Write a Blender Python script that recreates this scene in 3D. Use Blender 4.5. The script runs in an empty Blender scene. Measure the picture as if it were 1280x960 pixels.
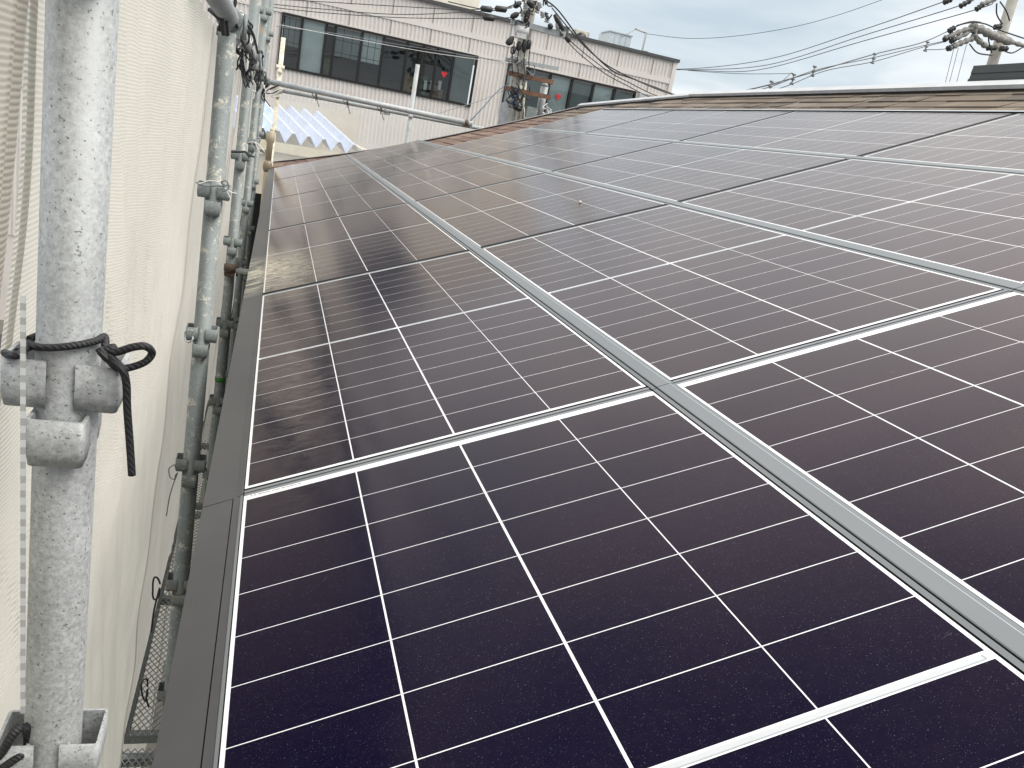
import bpy, bmesh, math, random
from mathutils import Vector, Matrix, noise
random.seed(7)
R = math.radians
scn = bpy.context.scene
col = scn.collection

# ------------------------------------------------------------------ camera
F_PX = 1034.99
CAM = Vector((-0.02043, -1.31396, 0.62745))
ROW = [Vector((0.94939089, -0.25641211, 0.18141047)),      # right
       Vector((0.09799916, -0.30691842, -0.94667695)),     # down
       Vector((0.29841765, 0.91654455, -0.26625738))]      # forward
cd = bpy.data.cameras.new('camera'); cam = bpy.data.objects.new('camera', cd); col.objects.link(cam)
cd.sensor_width = 36; cd.lens = 36 * F_PX / 1280; cd.clip_start = .02; cd.clip_end = 2000
m = Matrix.Identity(4)
for i in range(3):
    m[i][0] = ROW[0][i]; m[i][1] = -ROW[1][i]; m[i][2] = -ROW[2][i]; m[i][3] = CAM[i]
cam.matrix_world = m
scn.camera = cam

# ------------------------------------------------------------------ world: overcast sky
SUN_EL, SUN_AZ = R(54), R(115)
w = bpy.data.worlds.new('World'); scn.world = w; w.use_nodes = True
nt = w.node_tree; N = nt.nodes; Lk = nt.links
bg = N['Background']; bg.inputs[1].default_value = .12
sky = N.new('ShaderNodeTexSky'); sky.sky_type = 'NISHITA'; sky.sun_disc = False
sky.sun_elevation = SUN_EL; sky.sun_rotation = SUN_AZ; sky.air_density = 1.2; sky.dust_density = 2.5
tc = N.new('ShaderNodeTexCoord'); mp = N.new('ShaderNodeMapping'); mp.inputs['Scale'].default_value = (1.4, 1.4, 6.5)
mp.inputs['Rotation'].default_value = (R(4), R(-7), R(20))
nz = N.new('ShaderNodeTexNoise'); nz.inputs['Scale'].default_value = 2.1; nz.inputs['Detail'].default_value = 6; nz.inputs['Roughness'].default_value = .52
nz.inputs['Distortion'].default_value = .35
Lk.new(tc.outputs['Generated'], mp.inputs['Vector']); Lk.new(mp.outputs['Vector'], nz.inputs['Vector'])
cr = N.new('ShaderNodeValToRGB'); e = cr.color_ramp.elements
e[0].position = .30; e[0].color = (2.65, 3.15, 3.55, 1); e[1].position = .68; e[1].color = (5.1, 5.2, 5.25, 1)
k = cr.color_ramp.elements.new(.48); k.color = (3.45, 3.85, 4.15, 1)
Lk.new(nz.outputs['Fac'], cr.inputs['Fac'])
sep = N.new('ShaderNodeSeparateXYZ'); Lk.new(tc.outputs['Generated'], sep.inputs[0])      # overcast: brighter overhead than at the horizon
mr = N.new('ShaderNodeMapRange'); mr.interpolation_type = 'SMOOTHSTEP'
for i_, v_ in ((1, .22), (2, .72), (3, .95), (4, 2.35)): mr.inputs[i_].default_value = v_
Lk.new(sep.outputs['Z'], mr.inputs[0])
vm = N.new('ShaderNodeVectorMath'); vm.operation = 'SCALE'; Lk.new(cr.outputs[0], vm.inputs[0]); Lk.new(mr.outputs[0], vm.inputs['Scale'])
mx = N.new('ShaderNodeMix'); mx.data_type = 'RGBA'; mx.inputs[0].default_value = .95
Lk.new(sky.outputs[0], mx.inputs[6]); tnt = N.new('ShaderNodeMix'); tnt.data_type = 'RGBA'; tnt.inputs[6].default_value = (1, 1, 1, 1); tnt.inputs[7].default_value = (1.10, .99, .89, 1)
mr2 = N.new('ShaderNodeMapRange'); mr2.inputs[1].default_value = .2; mr2.inputs[2].default_value = .6; Lk.new(sep.outputs['Z'], mr2.inputs[0]); Lk.new(mr2.outputs[0], tnt.inputs[0])
vm2 = N.new('ShaderNodeVectorMath'); vm2.operation = 'MULTIPLY'; Lk.new(vm.outputs[0], vm2.inputs[0]); Lk.new(tnt.outputs[2], vm2.inputs[1])
Lk.new(vm2.outputs[0], mx.inputs[7]); Lk.new(mx.outputs[2], bg.inputs[0])
sd = bpy.data.lights.new('sun', 'SUN'); sd.energy = 1.5; sd.angle = R(38); sd.color = (1, .95, .88)
so = bpy.data.objects.new('sun', sd); col.objects.link(so)
so.rotation_euler = (R(90) - SUN_EL, 0, R(180) - SUN_AZ)
scn.view_settings.view_transform = 'Standard'; scn.view_settings.look = 'None'
scn.view_settings.exposure = 0.92; scn.view_settings.gamma = 1

# ------------------------------------------------------------------ helpers
def at(px, py, Y=None, X=None, Z=None):
    "point of the place seen at a photo pixel, at a known Y, X or Z"
    d = ROW[0] * ((px - 640) / F_PX) + ROW[1] * ((py - 480) / F_PX) + ROW[2]
    t = (Y - CAM.y) / d.y if Y is not None else (X - CAM.x) / d.x if X is not None else (Z - CAM.z) / d.z
    return CAM + d * t

def link(o, parent=None):
    col.objects.link(o)
    if parent: o.parent = parent
    return o

def obj(name, bm, mats, parent=None, smooth=False):
    me = bpy.data.meshes.new(name); bm.normal_update(); bm.to_mesh(me); bm.free()
    for mm in (mats if isinstance(mats, (list, tuple)) else [mats]): me.materials.append(mm)
    if smooth:
        me.polygons.foreach_set('use_smooth', [True] * len(me.polygons))
    return link(bpy.data.objects.new(name, me), parent)

def tag(o, label=None, cat=None, group=None, kind=None):
    if label: o['label'] = label
    if cat: o['category'] = cat
    if group: o['group'] = group
    if kind: o['kind'] = kind
    return o

def thing(name, label, cat, loc=(0, 0, 0), group=None):
    o = bpy.data.objects.new(name, None); o.location = loc; o.empty_display_size = .1
    link(o); return tag(o, label, cat, group)

def box(bm, x0, x1, y0, y1, z0, z1, mi=0, M=None):
    vs = [bm.verts.new(Vector(p) if M is None else M @ Vector(p)) for p in
          [(x0, y0, z0), (x1, y0, z0), (x1, y1, z0), (x0, y1, z0), (x0, y0, z1), (x1, y0, z1), (x1, y1, z1), (x0, y1, z1)]]
    for f in ((0, 3, 2, 1), (4, 5, 6, 7), (0, 1, 5, 4), (1, 2, 6, 5), (2, 3, 7, 6), (3, 0, 4, 7)):
        bm.faces.new([vs[i] for i in f]).material_index = mi

def rbox(bm, x0, x1, y0, y1, z0, z1, r=.004, mi=0):
    b = bmesh.new(); box(b, x0, x1, y0, y1, z0, z1, mi)
    bmesh.ops.bevel(b, geom=b.edges[:], offset=r, segments=2, affect='EDGES', profile=.5)
    merge(bm, b)

def merge(bm, b):
    b.verts.index_update()
    vs = [bm.verts.new(v.co) for v in b.verts]
    for f in b.faces:
        g = bm.faces.new([vs[v.index] for v in f.verts]); g.material_index = f.material_index; g.smooth = f.smooth
    b.free()

def tube(bm, pts, r, seg=8, mi=0, cap=True, closed=False):
    pts = [Vector(p) for p in pts]; n = len(pts)
    rs = r if isinstance(r, (list, tuple)) else [r] * n
    rings = []; up = None
    for i, p in enumerate(pts):
        if closed: t = pts[(i + 1) % n] - pts[i - 1]
        else: t = pts[min(i + 1, n - 1)] - pts[max(i - 1, 0)]
        if t.length < 1e-9: t = Vector((0, 0, 1))
        t.normalize()
        if up is None:
            up = Vector((0, 0, 1)) if abs(t.z) < .9 else Vector((1, 0, 0))
        a = up - t * up.dot(t)
        if a.length < 1e-6: a = t.orthogonal()
        a.normalize(); b = t.cross(a); up = a
        rings.append([bm.verts.new(p + (a * math.cos(2 * math.pi * j / seg) + b * math.sin(2 * math.pi * j / seg)) * rs[i]) for j in range(seg)])
    m_ = n if closed else n - 1
    for i in range(m_):
        A, B = rings[i], rings[(i + 1) % n]
        for j in range(seg):
            f = bm.faces.new((A[j], A[(j + 1) % seg], B[(j + 1) % seg], B[j])); f.material_index = mi; f.smooth = True
    if cap and not closed:
        bm.faces.new(rings[0][::-1]).material_index = mi; bm.faces.new(rings[-1]).material_index = mi

def lathe(bm, prof, base=(0, 0, 0), axis=(0, 0, 1), seg=16, mi=0):
    ax = Vector(axis).normalized(); b = Vector(base)
    a = ax.orthogonal().normalized(); c = ax.cross(a); rings = []
    for rr, h in prof:
        rings.append([bm.verts.new(b + ax * h + (a * math.cos(2 * math.pi * j / seg) + c * math.sin(2 * math.pi * j / seg)) * rr) for j in range(seg)])
    for A, B in zip(rings, rings[1:]):
        for j in range(seg):
            f = bm.faces.new((A[j], A[(j + 1) % seg], B[(j + 1) % seg], B[j])); f.material_index = mi; f.smooth = True
    bm.faces.new(rings[0][::-1]).material_index = mi; bm.faces.new(rings[-1]).material_index = mi

def smooth_path(pts, n=8, closed=False):
    pts = [Vector(p) for p in pts]; out = []; c = len(pts)
    rng = range(c) if closed else range(c - 1)
    for i in rng:
        p0 = pts[i - 1] if (i > 0 or closed) else pts[0]; p1 = pts[i]; p2 = pts[(i + 1) % c]
        p3 = pts[(i + 2) % c] if (closed or i + 2 < c) else pts[-1]
        for k in range(n):
            t = k / n
            out.append(.5 * ((2 * p1) + (p2 - p0) * t + (2 * p0 - 5 * p1 + 4 * p2 - p3) * t * t + (3 * p1 - p0 - 3 * p2 + p3) * t ** 3))
    if not closed: out.append(pts[-1])
    return out

def extrude_profile(bm, prof, y0, y1, mis=None, M=None):
    "open profile of (x, z) swept along y"
    a = [bm.verts.new((M or Matrix()) @ Vector((x, y0, z))) for x, z in prof]
    b = [bm.verts.new((M or Matrix()) @ Vector((x, y1, z))) for x, z in prof]
    for i in range(len(prof) - 1):
        f = bm.faces.new((a[i], b[i], b[i + 1], a[i + 1])); f.material_index = mis[i] if mis else 0

# ------------------------------------------------------------------ materials
class NG:
    def __init__(s, name):
        s.m = bpy.data.materials.new(name); s.m.use_nodes = True; s.t = s.m.node_tree
        s.b = s.t.nodes['Principled BSDF']
    def n(s, kind, **kw):
        x = s.t.nodes.new('ShaderNode' + kind)
        for a, v in kw.items(): setattr(x, a, v)
        return x
    def l(s, a, b): s.t.links.new(a, b)
    def noise(s, scale, detail=4, rough=.5, vec=None, stretch=None, co='Object'):
        c = s.n('TexCoord').outputs[co] if vec is None else vec
        if stretch:
            mp = s.n('Mapping'); mp.inputs['Scale'].default_value = stretch; s.l(c, mp.inputs['Vector']); c = mp.outputs['Vector']
        t = s.n('TexNoise'); t.inputs['Scale'].default_value = scale; t.inputs['Detail'].default_value = detail; t.inputs['Roughness'].default_value = rough
        s.l(c, t.inputs['Vector']); return t.outputs['Fac']
    def ramp(s, f, stops):
        r = s.n('ValToRGB'); el = r.color_ramp.elements
        while len(el) < len(stops): el.new(.5)
        for q, (p, c) in zip(el, stops):
            q.position = p; q.color = (*c, 1) if isinstance(c, tuple) else (c, c, c, 1)
        s.l(f, r.inputs['Fac']); return r.outputs['Color']
    def mix(s, f, a, b, mode='MIX'):
        x = s.n('Mix', data_type='RGBA', blend_type=mode)
        for i, v in ((0, f), (6, a), (7, b)):
            if hasattr(v, 'is_linked') or hasattr(v, 'links'): s.l(v, x.inputs[i])
            else: x.inputs[i].default_value = v if i == 0 else (*v, 1)
        return x.outputs[2]
    def math(s, op, a, b=0.0):
        x = s.n('Math', operation=op)
        for i, v in ((0, a), (1, b)):
            if hasattr(v, 'links'): s.l(v, x.inputs[i])
            else: x.inputs[i].default_value = v
        return x.outputs[0]
    def bump(s, h, strength, dist=.001):
        b = s.n('Bump'); b.inputs['Strength'].default_value = strength; b.inputs['Distance'].default_value = dist
        s.l(h, b.inputs['Height']); s.l(b.outputs[0], s.b.inputs['Normal'])
    def set(s, **kw):
        for k_, v in kw.items():
            i = s.b.inputs[k_.replace('_', ' ')]
            if hasattr(v, 'links'): s.l(v, i)
            else: i.default_value = (*v, 1) if isinstance(v, tuple) else v
        return s.m

def plain(name, c, rough=.6, metal=0.0, var=.12, sc=8, bump=0, bsc=80):
    g = NG(name); f = g.noise(sc, 5, .6)
    lo = tuple(x * (1 - var) for x in c); hi = tuple(min(1, x * (1 + var)) for x in c)
    g.set(Base_Color=g.ramp(f, [(.3, lo), (.7, hi)]), Roughness=rough, Metallic=metal)
    if bump: g.bump(g.noise(bsc, 3), bump)
    return g.m

def galv(name, c=(.36, .38, .385), stain=0.0, scale=1.0):
    g = NG(name)
    big = g.noise(9 * scale, 5, .65); fine = g.noise(210 * scale, 3, .7); pits = g.noise(330 * scale, 2, .5)
    vor = g.n('TexVoronoi'); vor.inputs['Scale'].default_value = 260 * scale
    g.l(g.n('TexCoord').outputs['Object'], vor.inputs['Vector'])
    c0 = g.ramp(big, [(.3, tuple(x * .84 for x in c)), (.7, tuple(x * 1.12 for x in c))])
    c1 = g.mix(.5, c0, g.ramp(fine, [(.32, .30), (.5, .52), (.72, .85)]), 'OVERLAY')
    c1 = g.mix(g.ramp(pits, [(.30, .8), (.36, 0.0)]), c1, (.09, .09, .085))
    # long dark handling marks
    st = g.noise(14 * scale, 4, .7, stretch=(1, 1, .12))
    c1 = g.mix(g.ramp(st, [(.62, 0.0), (.72, .55)]), c1, (.17, .17, .165))
    if stain:
        sp = g.noise(22, 7, .8); c1 = g.mix(g.ramp(sp, [(.56, 0.0), (.63, stain * .9)]), c1, (.55, .52, .43)); sk = g.noise(75, 4, .8, stretch=(1, 1, .3)); c1 = g.mix(g.ramp(sk, [(.66, 0.0), (.70, .6)]), c1, (.62, .62, .58))
        rs = g.noise(5, 3, .6); c1 = g.mix(g.ramp(rs, [(.66, 0.0), (.74, stain * .6)]), c1, (.38, .25, .10))
    g.set(Base_Color=c1, Metallic=.35, Roughness=g.ramp(fine, [(.3, .50), (.7, .75)]))
    g.bump(fine, .45, .0006)
    return g.m

M = {}
M['galv_near'] = galv('galvanised_pipe_near', (.36, .375, .38))
M['galv'] = galv('galvanised_pipe', (.20, .225, .225), stain=.9)
M['galv_far'] = galv('galvanised_pipe_far', (.36, .38, .39), stain=.3)
M['cream_paint'] = plain('peeling_cream_paint', (.62, .58, .48), .7, var=.35, sc=30)
M['rope'] = None
g = NG('black_rope')
wv = g.n('TexWave'); wv.inputs['Scale'].default_value = 120; wv.inputs['Distortion'].default_value = 3; wv.bands_direction = 'DIAGONAL'
g.l(g.n('TexCoord').outputs['Object'], wv.inputs['Vector'])
g.bump(wv.outputs['Fac'], .45, .0012)
M['rope'] = g.set(Base_Color=g.ramp(wv.outputs['Fac'], [(.2, (.008, .008, .010)), (.8, (.018, .018, .022))]), Roughness=.62)
M['white_cord'] = plain('white_cord', (.62, .62, .6), .7)
M['wire'] = plain('cable_black', (.02, .02, .022), .5)
M['wire_grey'] = plain('cable_grey', (.16, .17, .18), .5)
M['wire_blue'] = plain('cable_blue', (.02, .05, .10), .5)

# grey anodised cover strips
g = NG('grey_anodised_aluminium'); f = g.noise(6, 4, .6, stretch=(1, .15, 1)); f2 = g.noise(600, 2, .5)
cc = g.ramp(f, [(.3, (.125, .138, .15)), (.7, (.155, .168, .18))])
M['alu'] = g.set(Base_Color=cc, Metallic=.25, Roughness=g.ramp(f2, [(.3, .36), (.7, .46)]))
g = NG('dark_grey_eave_metal'); f = g.noise(5, 5, .65); f2 = g.noise(900, 2, .5)
cc = g.ramp(f, [(.3, (.046, .047, .052)), (.7, (.060, .061, .067))])
sc_ = g.noise(30, 5, .75, stretch=(1, .25, 1)); cc = g.mix(g.ramp(sc_, [(.66, 0.0), (.74, .35)]), cc, (.36, .36, .34))
geo = g.n('NewGeometry'); sx = g.n('SeparateXYZ'); g.l(geo.outputs['Position'], sx.inputs[0])
def blob(g, src, c, r):
    return g.math('MAXIMUM', g.math('SUBTRACT', 1.0, g.math('DIVIDE', g.math('ABSOLUTE', g.math('SUBTRACT', src, c)), r)), 0.0)
msk = g.math('MULTIPLY', blob(g, sx.outputs['Y'], 1.95, .45), g.math('MULTIPLY', g.ramp(g.noise(28, 5, .75, stretch=(.35, 1.6, 1)), [(.45, 0.0), (.62, 1.0)]), 1.0))
cc = g.mix(g.math('MINIMUM', g.math('MULTIPLY', msk, 1.3), .9), cc, (.60, .56, .44))
M['eave'] = g.set(Base_Color=cc, Metallic=.15, Roughness=.42)
M['groove'] = plain('black_rubber_gasket', (.012, .012, .014), .7)
M['gap_grey'] = plain('grey_gasket', (.15, .16, .175), .45)

# module glass: cells, white backsheet, both under dusty textured glass
def glass_surface(name, base, dusty=True, white=False):
    g = NG(name)
    geo = g.n('NewGeometry'); P = geo.outputs['Position']
    sx = g.n('SeparateXYZ'); g.l(P, sx.inputs[0])
    if white:
        c = g.ramp(g.noise(40, 3, .5), [(.3, (.60, .62, .64)), (.7, (.68, .70, .72))])
    else:
        per = g.noise(1.1, 2, .5, vec=P)
        c = g.ramp(per, [(.35, base), (.65, tuple(x * 1.35 for x in base))])
    # fine mineral dust, specks
    spk = g.noise(850, 1, .5, vec=P); film = g.noise(60, 5, .75, vec=P)
    c = g.mix(g.ramp(spk, [(.70, 0.0), (.76, .22)]), c, (.42, .44, .50))
    c = g.mix(g.ramp(film, [(.35, .0), (.8, .008)]), c, (.40, .36, .33))
    sm = g.noise(9, 6, .8, vec=P, stretch=(1, 2.2, 1)); c = g.mix(g.ramp(sm, [(.67, 0.0), (.76, .10)]), c, (.5, .52, .58))
    # yellowish grit washed over the eave end of the second and third modules
    patch = g.math('MULTIPLY', blob(g, sx.outputs['Y'], 1.95, .65), blob(g, sx.outputs['X'], -.02, .26))
    p2 = g.math('MULTIPLY', blob(g, sx.outputs['Y'], .55, .75), blob(g, sx.outputs['X'], .07, .12))
    grit = g.ramp(g.noise(46, 6, .8, vec=P, stretch=(.5, 1.3, 1)), [(.40, 0.0), (.75, 1.0)])
    film2 = g.ramp(g.noise(12, 5, .7, vec=P), [(.3, .25), (.7, 1.0)])
    a = g.math('MINIMUM', g.math('MULTIPLY', g.math('MULTIPLY', patch, grit), 1.7), .85)
    a2 = g.math('MULTIPLY', g.math('MULTIPLY', p2, grit), .28)
    a3 = g.math('MULTIPLY', g.math('MULTIPLY', patch, film2), .28)
    c = g.mix(a3, c, (.40, .38, .33)); c = g.mix(a, c, (.62, .58, .46)); c = g.mix(a2, c, (.42, .40, .36))
    rough = g.ramp(g.noise(3.5, 4, .6, vec=P), [(.3, .135), (.7, .18)])
    g.set(Base_Color=c, Roughness=.6, IOR=1.0); g.b.inputs['Specular IOR Level'].default_value = 0
    lw = g.n('LayerWeight'); lw.inputs[0].default_value = .5
    # anti-reflective solar glass: hardly any mirror face-on, a strong one at grazing angles
    fr_ = g.math('ADD', g.math('MULTIPLY', g.math('POWER', lw.outputs['Facing'], 4.75), .98), .003)
    fr_ = g.math('MULTIPLY', fr_, g.math('SUBTRACT', 1.0, g.math('MULTIPLY', a, .7)))
    gy = g.n('BsdfGlossy'); g.l(g.mix(g.math('POWER', lw.outputs['Facing'], 3.0), (1.0, .83, .77), (1.0, .975, .955)), gy.inputs['Color']); g.l(rough, gy.inputs['Roughness'])
    ms = g.n('MixShader'); g.l(fr_, ms.inputs[0]); g.l(g.b.outputs[0], ms.inputs[1]); g.l(gy.outputs[0], ms.inputs[2])
    g.l(ms.outputs[0], g.t.nodes['Material Output'].inputs[0]); return g.m
M['cell'] = glass_surface('solar_cells_under_glass', (.0007, .0002, .0088))
M['white'] = glass_surface('white_backsheet_under_glass', None, white=True)
M['print'] = plain('tiny_black_print', (.05, .05, .06), .5)

# net
def net_mat(name, opac=.93, tint=(.97, .925, .83), ridge=1.0, see=0.0):
    g = NG(name); t = g.t
    co = g.n('TexCoord').outputs['Object']
    sx = g.n('SeparateXYZ'); g.l(co, sx.inputs[0])
    def wave(src, period):
        return g.math('ADD', g.math('MULTIPLY', g.math('SINE', g.math('MULTIPLY', src, 2 * math.pi / period)), .5), .5)
    warp = g.math('MULTIPLY', g.noise(7, 3, .5), .010)
    hz = wave(g.math('ADD', sx.outputs['Z'], warp), .0048); hy = wave(g.math('ADD', sx.outputs['Y'], warp), .0042)
    dirt = g.noise(3.2, 5, .6); fold = g.noise(20, 4, .6, stretch=(1, 1, .18))
    c = g.ramp(dirt, [(.25, tuple(x * .86 for x in tint)), (.7, tint)])
    c = g.mix(g.math('MULTIPLY', hz, .40 * ridge), c, tuple(x * .45 for x in tint))
    c = g.mix(g.math('MULTIPLY', hy, .16 * ridge), c, tuple(x * .6 for x in tint))
    out = t.nodes['Material Output']
    d = g.n('BsdfDiffuse'); tr = g.n('BsdfTranslucent'); tp = g.n('BsdfTransparent')
    g.l(c, d.inputs[0]); g.l(c, tr.inputs[0])
    bp = g.n('Bump'); bp.inputs['Strength'].default_value = .5; bp.inputs['Distance'].default_value = .0015
    g.l(g.math('ADD', hz, g.math('MULTIPLY', fold, 2.0)), bp.inputs['Height']); g.l(bp.outputs[0], d.inputs['Normal']); g.l(bp.outputs[0], tr.inputs['Normal'])
    m1 = g.n('MixShader'); m1.inputs[0].default_value = .68; g.l(d.outputs[0], m1.inputs[1]); g.l(tr.outputs[0], m1.inputs[2])
    m2 = g.n('MixShader'); m2.inputs[0].default_value = opac
    g.l(tp.outputs[0], m2.inputs[1]); g.l(m1.outputs[0], m2.inputs[2]); g.l(m2.outputs[0], out.inputs[0])
    return g.m
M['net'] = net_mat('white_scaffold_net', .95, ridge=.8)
M['net_shade'] = net_mat('scaffold_net_shaded', .95, (.80, .76, .69), .5)  # darker copy of the net, shade on the farther sheets put into its colour
M['net_thin'] = net_mat('thin_scaffold_net', .46, (.93, .92, .88), .3)
M['net_ribbed'] = net_mat('ribbed_scaffold_net', .97, (.78, .73, .64), 1.7)
M['hem'] = net_mat('net_hem_tape', 1.0, (.80, .77, .71), 1.3)
M['tape_dark'] = plain('grey_lacing', (.40, .41, .41), .7)
M['tape_light'] = plain('pale_lacing', (.60, .62, .63), .6)
M['green'] = plain('green_tape', (.02, .16, .02), .5)

# ------------------------------------------------------------------ roof geometry of the house
TH = R(21.77); CT, ST = math.cos(TH), math.sin(TH)
LM, GAP, WM, HG = 1.5, .05329, .70385, .05708
PM = LM + GAP
def sag(v): return .01164 * (v - 1.5) ** 2          # the roof sags a little between eave and ridge
def rf(u, v, h=0.0):
    z = sag(v) + h
    return Vector((v * CT - z * ST, u, v * ST + z * CT))
def rfs(u, v, h=0.0):                                 # shingle surface, a touch higher towards the eave
    return rf(u, v, h + .022 * max(0.0, 1 - v / 1.2))
def row_v(r): return r * (WM + HG)
def row_matrix(r):
    v0 = row_v(r); a = rf(0, v0); b = rf(0, v0 + WM)
    d = (b - a).normalized(); n = Vector((-d.z, 0, d.x))
    return a, math.atan2(d.z, d.x)

GROUND = -6.4
# ground, street
bm = bmesh.new()
for a, b, c_, d in (((-300, -300), (300, -300), (300, 300), (-300, 300)),):
    bm.faces.new([bm.verts.new((p[0], p[1], GROUND)) for p in (a, b, c_, d)])
tag(obj('ground', bm, plain('gravel_ground', (.12, .115, .10), .95, var=.3, sc=3, bump=.5, bsc=60)), kind='structure')
bm = bmesh.new(); box(bm, -80, 80, 16.9, 22.6, GROUND - .2, GROUND + .004)
tag(obj('road', bm, plain('asphalt', (.05, .05, .052), .9, sc=20, bump=.3)), kind='structure')

# ------------------------------------------------------------------ the house under the panels
house = thing('house', 'house with brown asphalt shingle roof that carries the solar panels', 'house', (3.5, 3, GROUND))
def hobj(name, bm, mats, parent=house, **k):
    o = obj(name, bm, mats, parent, **k)
    o.matrix_parent_inverse = Matrix.Translation(-house.location)
    return o
RAKE = 8.08
outline = [(-3.2, -.045), (RAKE, -.045), (RAKE - .03, 1.5), (7.72, 3.30), (5.75, 3.665), (2.0, 3.70), (-3.2, 3.72)]
bm = bmesh.new()
top = []; 
NV = 16
def edge_u(v):      # rake line
    pts = [(-.045, 9.3), (.72, 8.62), (1.5, 8.22), (3.30, 7.72), (3.665, 5.75)]
    for (va, ua), (vb, ub) in zip(pts, pts[1:]):
        if v <= vb: return ua + (ub - ua) * (v - va) / (vb - va)
    return 5.75
rows = []
for i in range(NV + 1):
    v = -.045 + (3.665 + .045) * i / NV
    rows.append([bm.verts.new(rfs(u, v, -.066)) for u in (-3.2, edge_u(v))] + [bm.verts.new(rf(u, v, -.20)) for u in (-3.2, edge_u(v))])
for a, b in zip(rows, rows[1:]):
    bm.faces.new((a[0], a[1], b[1], b[0])); bm.faces.new((a[2], b[2], b[3], a[3])); bm.faces.new((a[1], a[3], b[3], b[1]))
bm.faces.new((rows[0][0], rows[0][2], rows[0][3], rows[0][1]))
bm.faces.new((rows[-1][0], rows[-1][1], rows[-1][3], rows[-1][2]))
deck = hobj('roof', bm, plain('dark_roof_deck', (.05, .045, .04), .9))
# far slope behind the ridge
bm = bmesh.new()
A = rf(-3.2, 3.70, -.07); B = rf(5.75, 3.665, -.07)
bm.faces.new([bm.verts.new(p) for p in (A, B, B + Vector((3.6, 2.2, -1.55)), A + Vector((3.6, 0, -1.55)))])
q = [bm.verts.new(p) for p in (rf(RAKE, -.045, -.07), rf(7.72, 3.3, -.07), B, B + Vector((3.6, 2.2, -1.55)))]
hobj('far_roof_slope', bm, plain('brown_shingle_far', (.14, .11, .09), .9))
# shingles, laid course by course
bm = bmesh.new(); lay = bm.loops.layers.float_color.new('tone')
def shingle(u0, u1, v0, v1, th, tone):
    ps = [rfs(u0, v0, -.062 + th), rfs(u1, v0, -.062 + th), rfs(u1, v1, -.062 + .0015), rfs(u0, v1, -.062 + .0015),
          rfs(u0, v0, -.0655), rfs(u1, v0, -.0655), rfs(u0, v1, -.0655), rfs(u1, v1, -.0655)]
    vs = [bm.verts.new(p) for p in ps]
    for idx in ((0, 1, 2, 3), (4, 5, 1, 0), (4, 0, 3, 6), (1, 5, 7, 2)):
        f = bm.faces.new([vs[i] for i in idx])
        for lp in f.loops: lp[lay] = (*tone, 1)
EXP = .125
rr = random.Random(3)
for ci in range(-1, 31):
    v0 = -.045 + .0 + ci * EXP + .005
    if v0 < -.046: v0 = -.045
    v1 = min(v0 + EXP + .03, 3.69)
    if v0 > 3.62: break
    full = v0 > 2.80
    end_arr = 5 * PM - GAP if v0 < row_v(1) + WM else 4 * PM - GAP
    u = (-1.5 if full else end_arr - .12) - rr.random() * .2
    while u < edge_u(v0) - .01:
        du = rr.choice((.07, .11, .16, .22, .3)); u1 = min(u + du, edge_u(min(v0 + EXP, 3.66)))
        if u1 - u < .01: break
        lo = rr.random() < .5
        if full:
            base = rr.choice(((.20, .155, .115), (.17, .13, .10), (.25, .20, .15), (.13, .105, .085), (.22, .18, .15)))
        else:
            base = rr.choice(((.19, .115, .085), (.22, .14, .105), (.17, .10, .08), (.24, .16, .12)))
        k_ = rr.uniform(.85, 1.12)
        shingle(u, u1 - .002, v0 + (.0 if not lo else .012) + rr.uniform(0, .006), v1, .010 if not lo else .0055, tuple(x * k_ * .62 for x in base))
        u = u1
g = NG('brown_asphalt_shingle'); at_ = g.n('Attribute'); at_.attribute_name = 'tone'
gr = g.noise(420, 3, .7, co='Object'); bl = g.noise(6, 4, .6)
c = g.mix(.75, at_.outputs['Color'], g.ramp(gr, [(.3, .25), (.7, .78)]), 'OVERLAY')
c = g.mix(g.ramp(bl, [(.5, 0.0), (.75, .4)]), c, (.10, .085, .07))
g.bump(gr, .7, .002); g.set(Base_Color=c, Roughness=.95)
sh = hobj('shingles', bm, g.m)
sh.parent = deck; sh.matrix_parent_inverse = Matrix.Identity(4); deck_inv = True
# rake trim and ridge cap: folded metal
def strip(path, side, wdt, up, down, mat, name):
    bm = bmesh.new(); prev = None
    for p, s_ in zip(path, side):
        n = Vector((-ST, 0, CT)); s_ = Vector(s_)
        ring = [bm.verts.new(p - s_ * wdt + n * (up - .006)), bm.verts.new(p - s_ * wdt + n * up), bm.verts.new(p + n * up), bm.verts.new(p + s_ * .004 + n * (up - .003)), bm.verts.new(p + s_ * .004 - n * down)]
        if prev:
            for i in range(4): bm.faces.new((prev[i], prev[i + 1], ring[i + 1], ring[i]))
        prev = ring
    o = hobj(name, bm, mat); o.parent = deck; o.matrix_parent_inverse = Matrix.Identity(4); return o
rake_m = plain('rake_trim_metal', (.24, .225, .22), .5, .2)
vs_ = [i / 12 * 3.3 - .045 for i in range(13)]
strip([rfs(edge_u(v), v, -.05) for v in vs_] + [rf(7.72, 3.31, -.05)], [(0, 1, 0)] * 14, .05, .010, .11, rake_m, 'rake_trim')
cap_m = plain('ridge_cap_metal', (.40, .41, .43), .42, .25)
cap_d = plain('ridge_cap_shadow_fold', (.05, .04, .035), .7)
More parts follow.
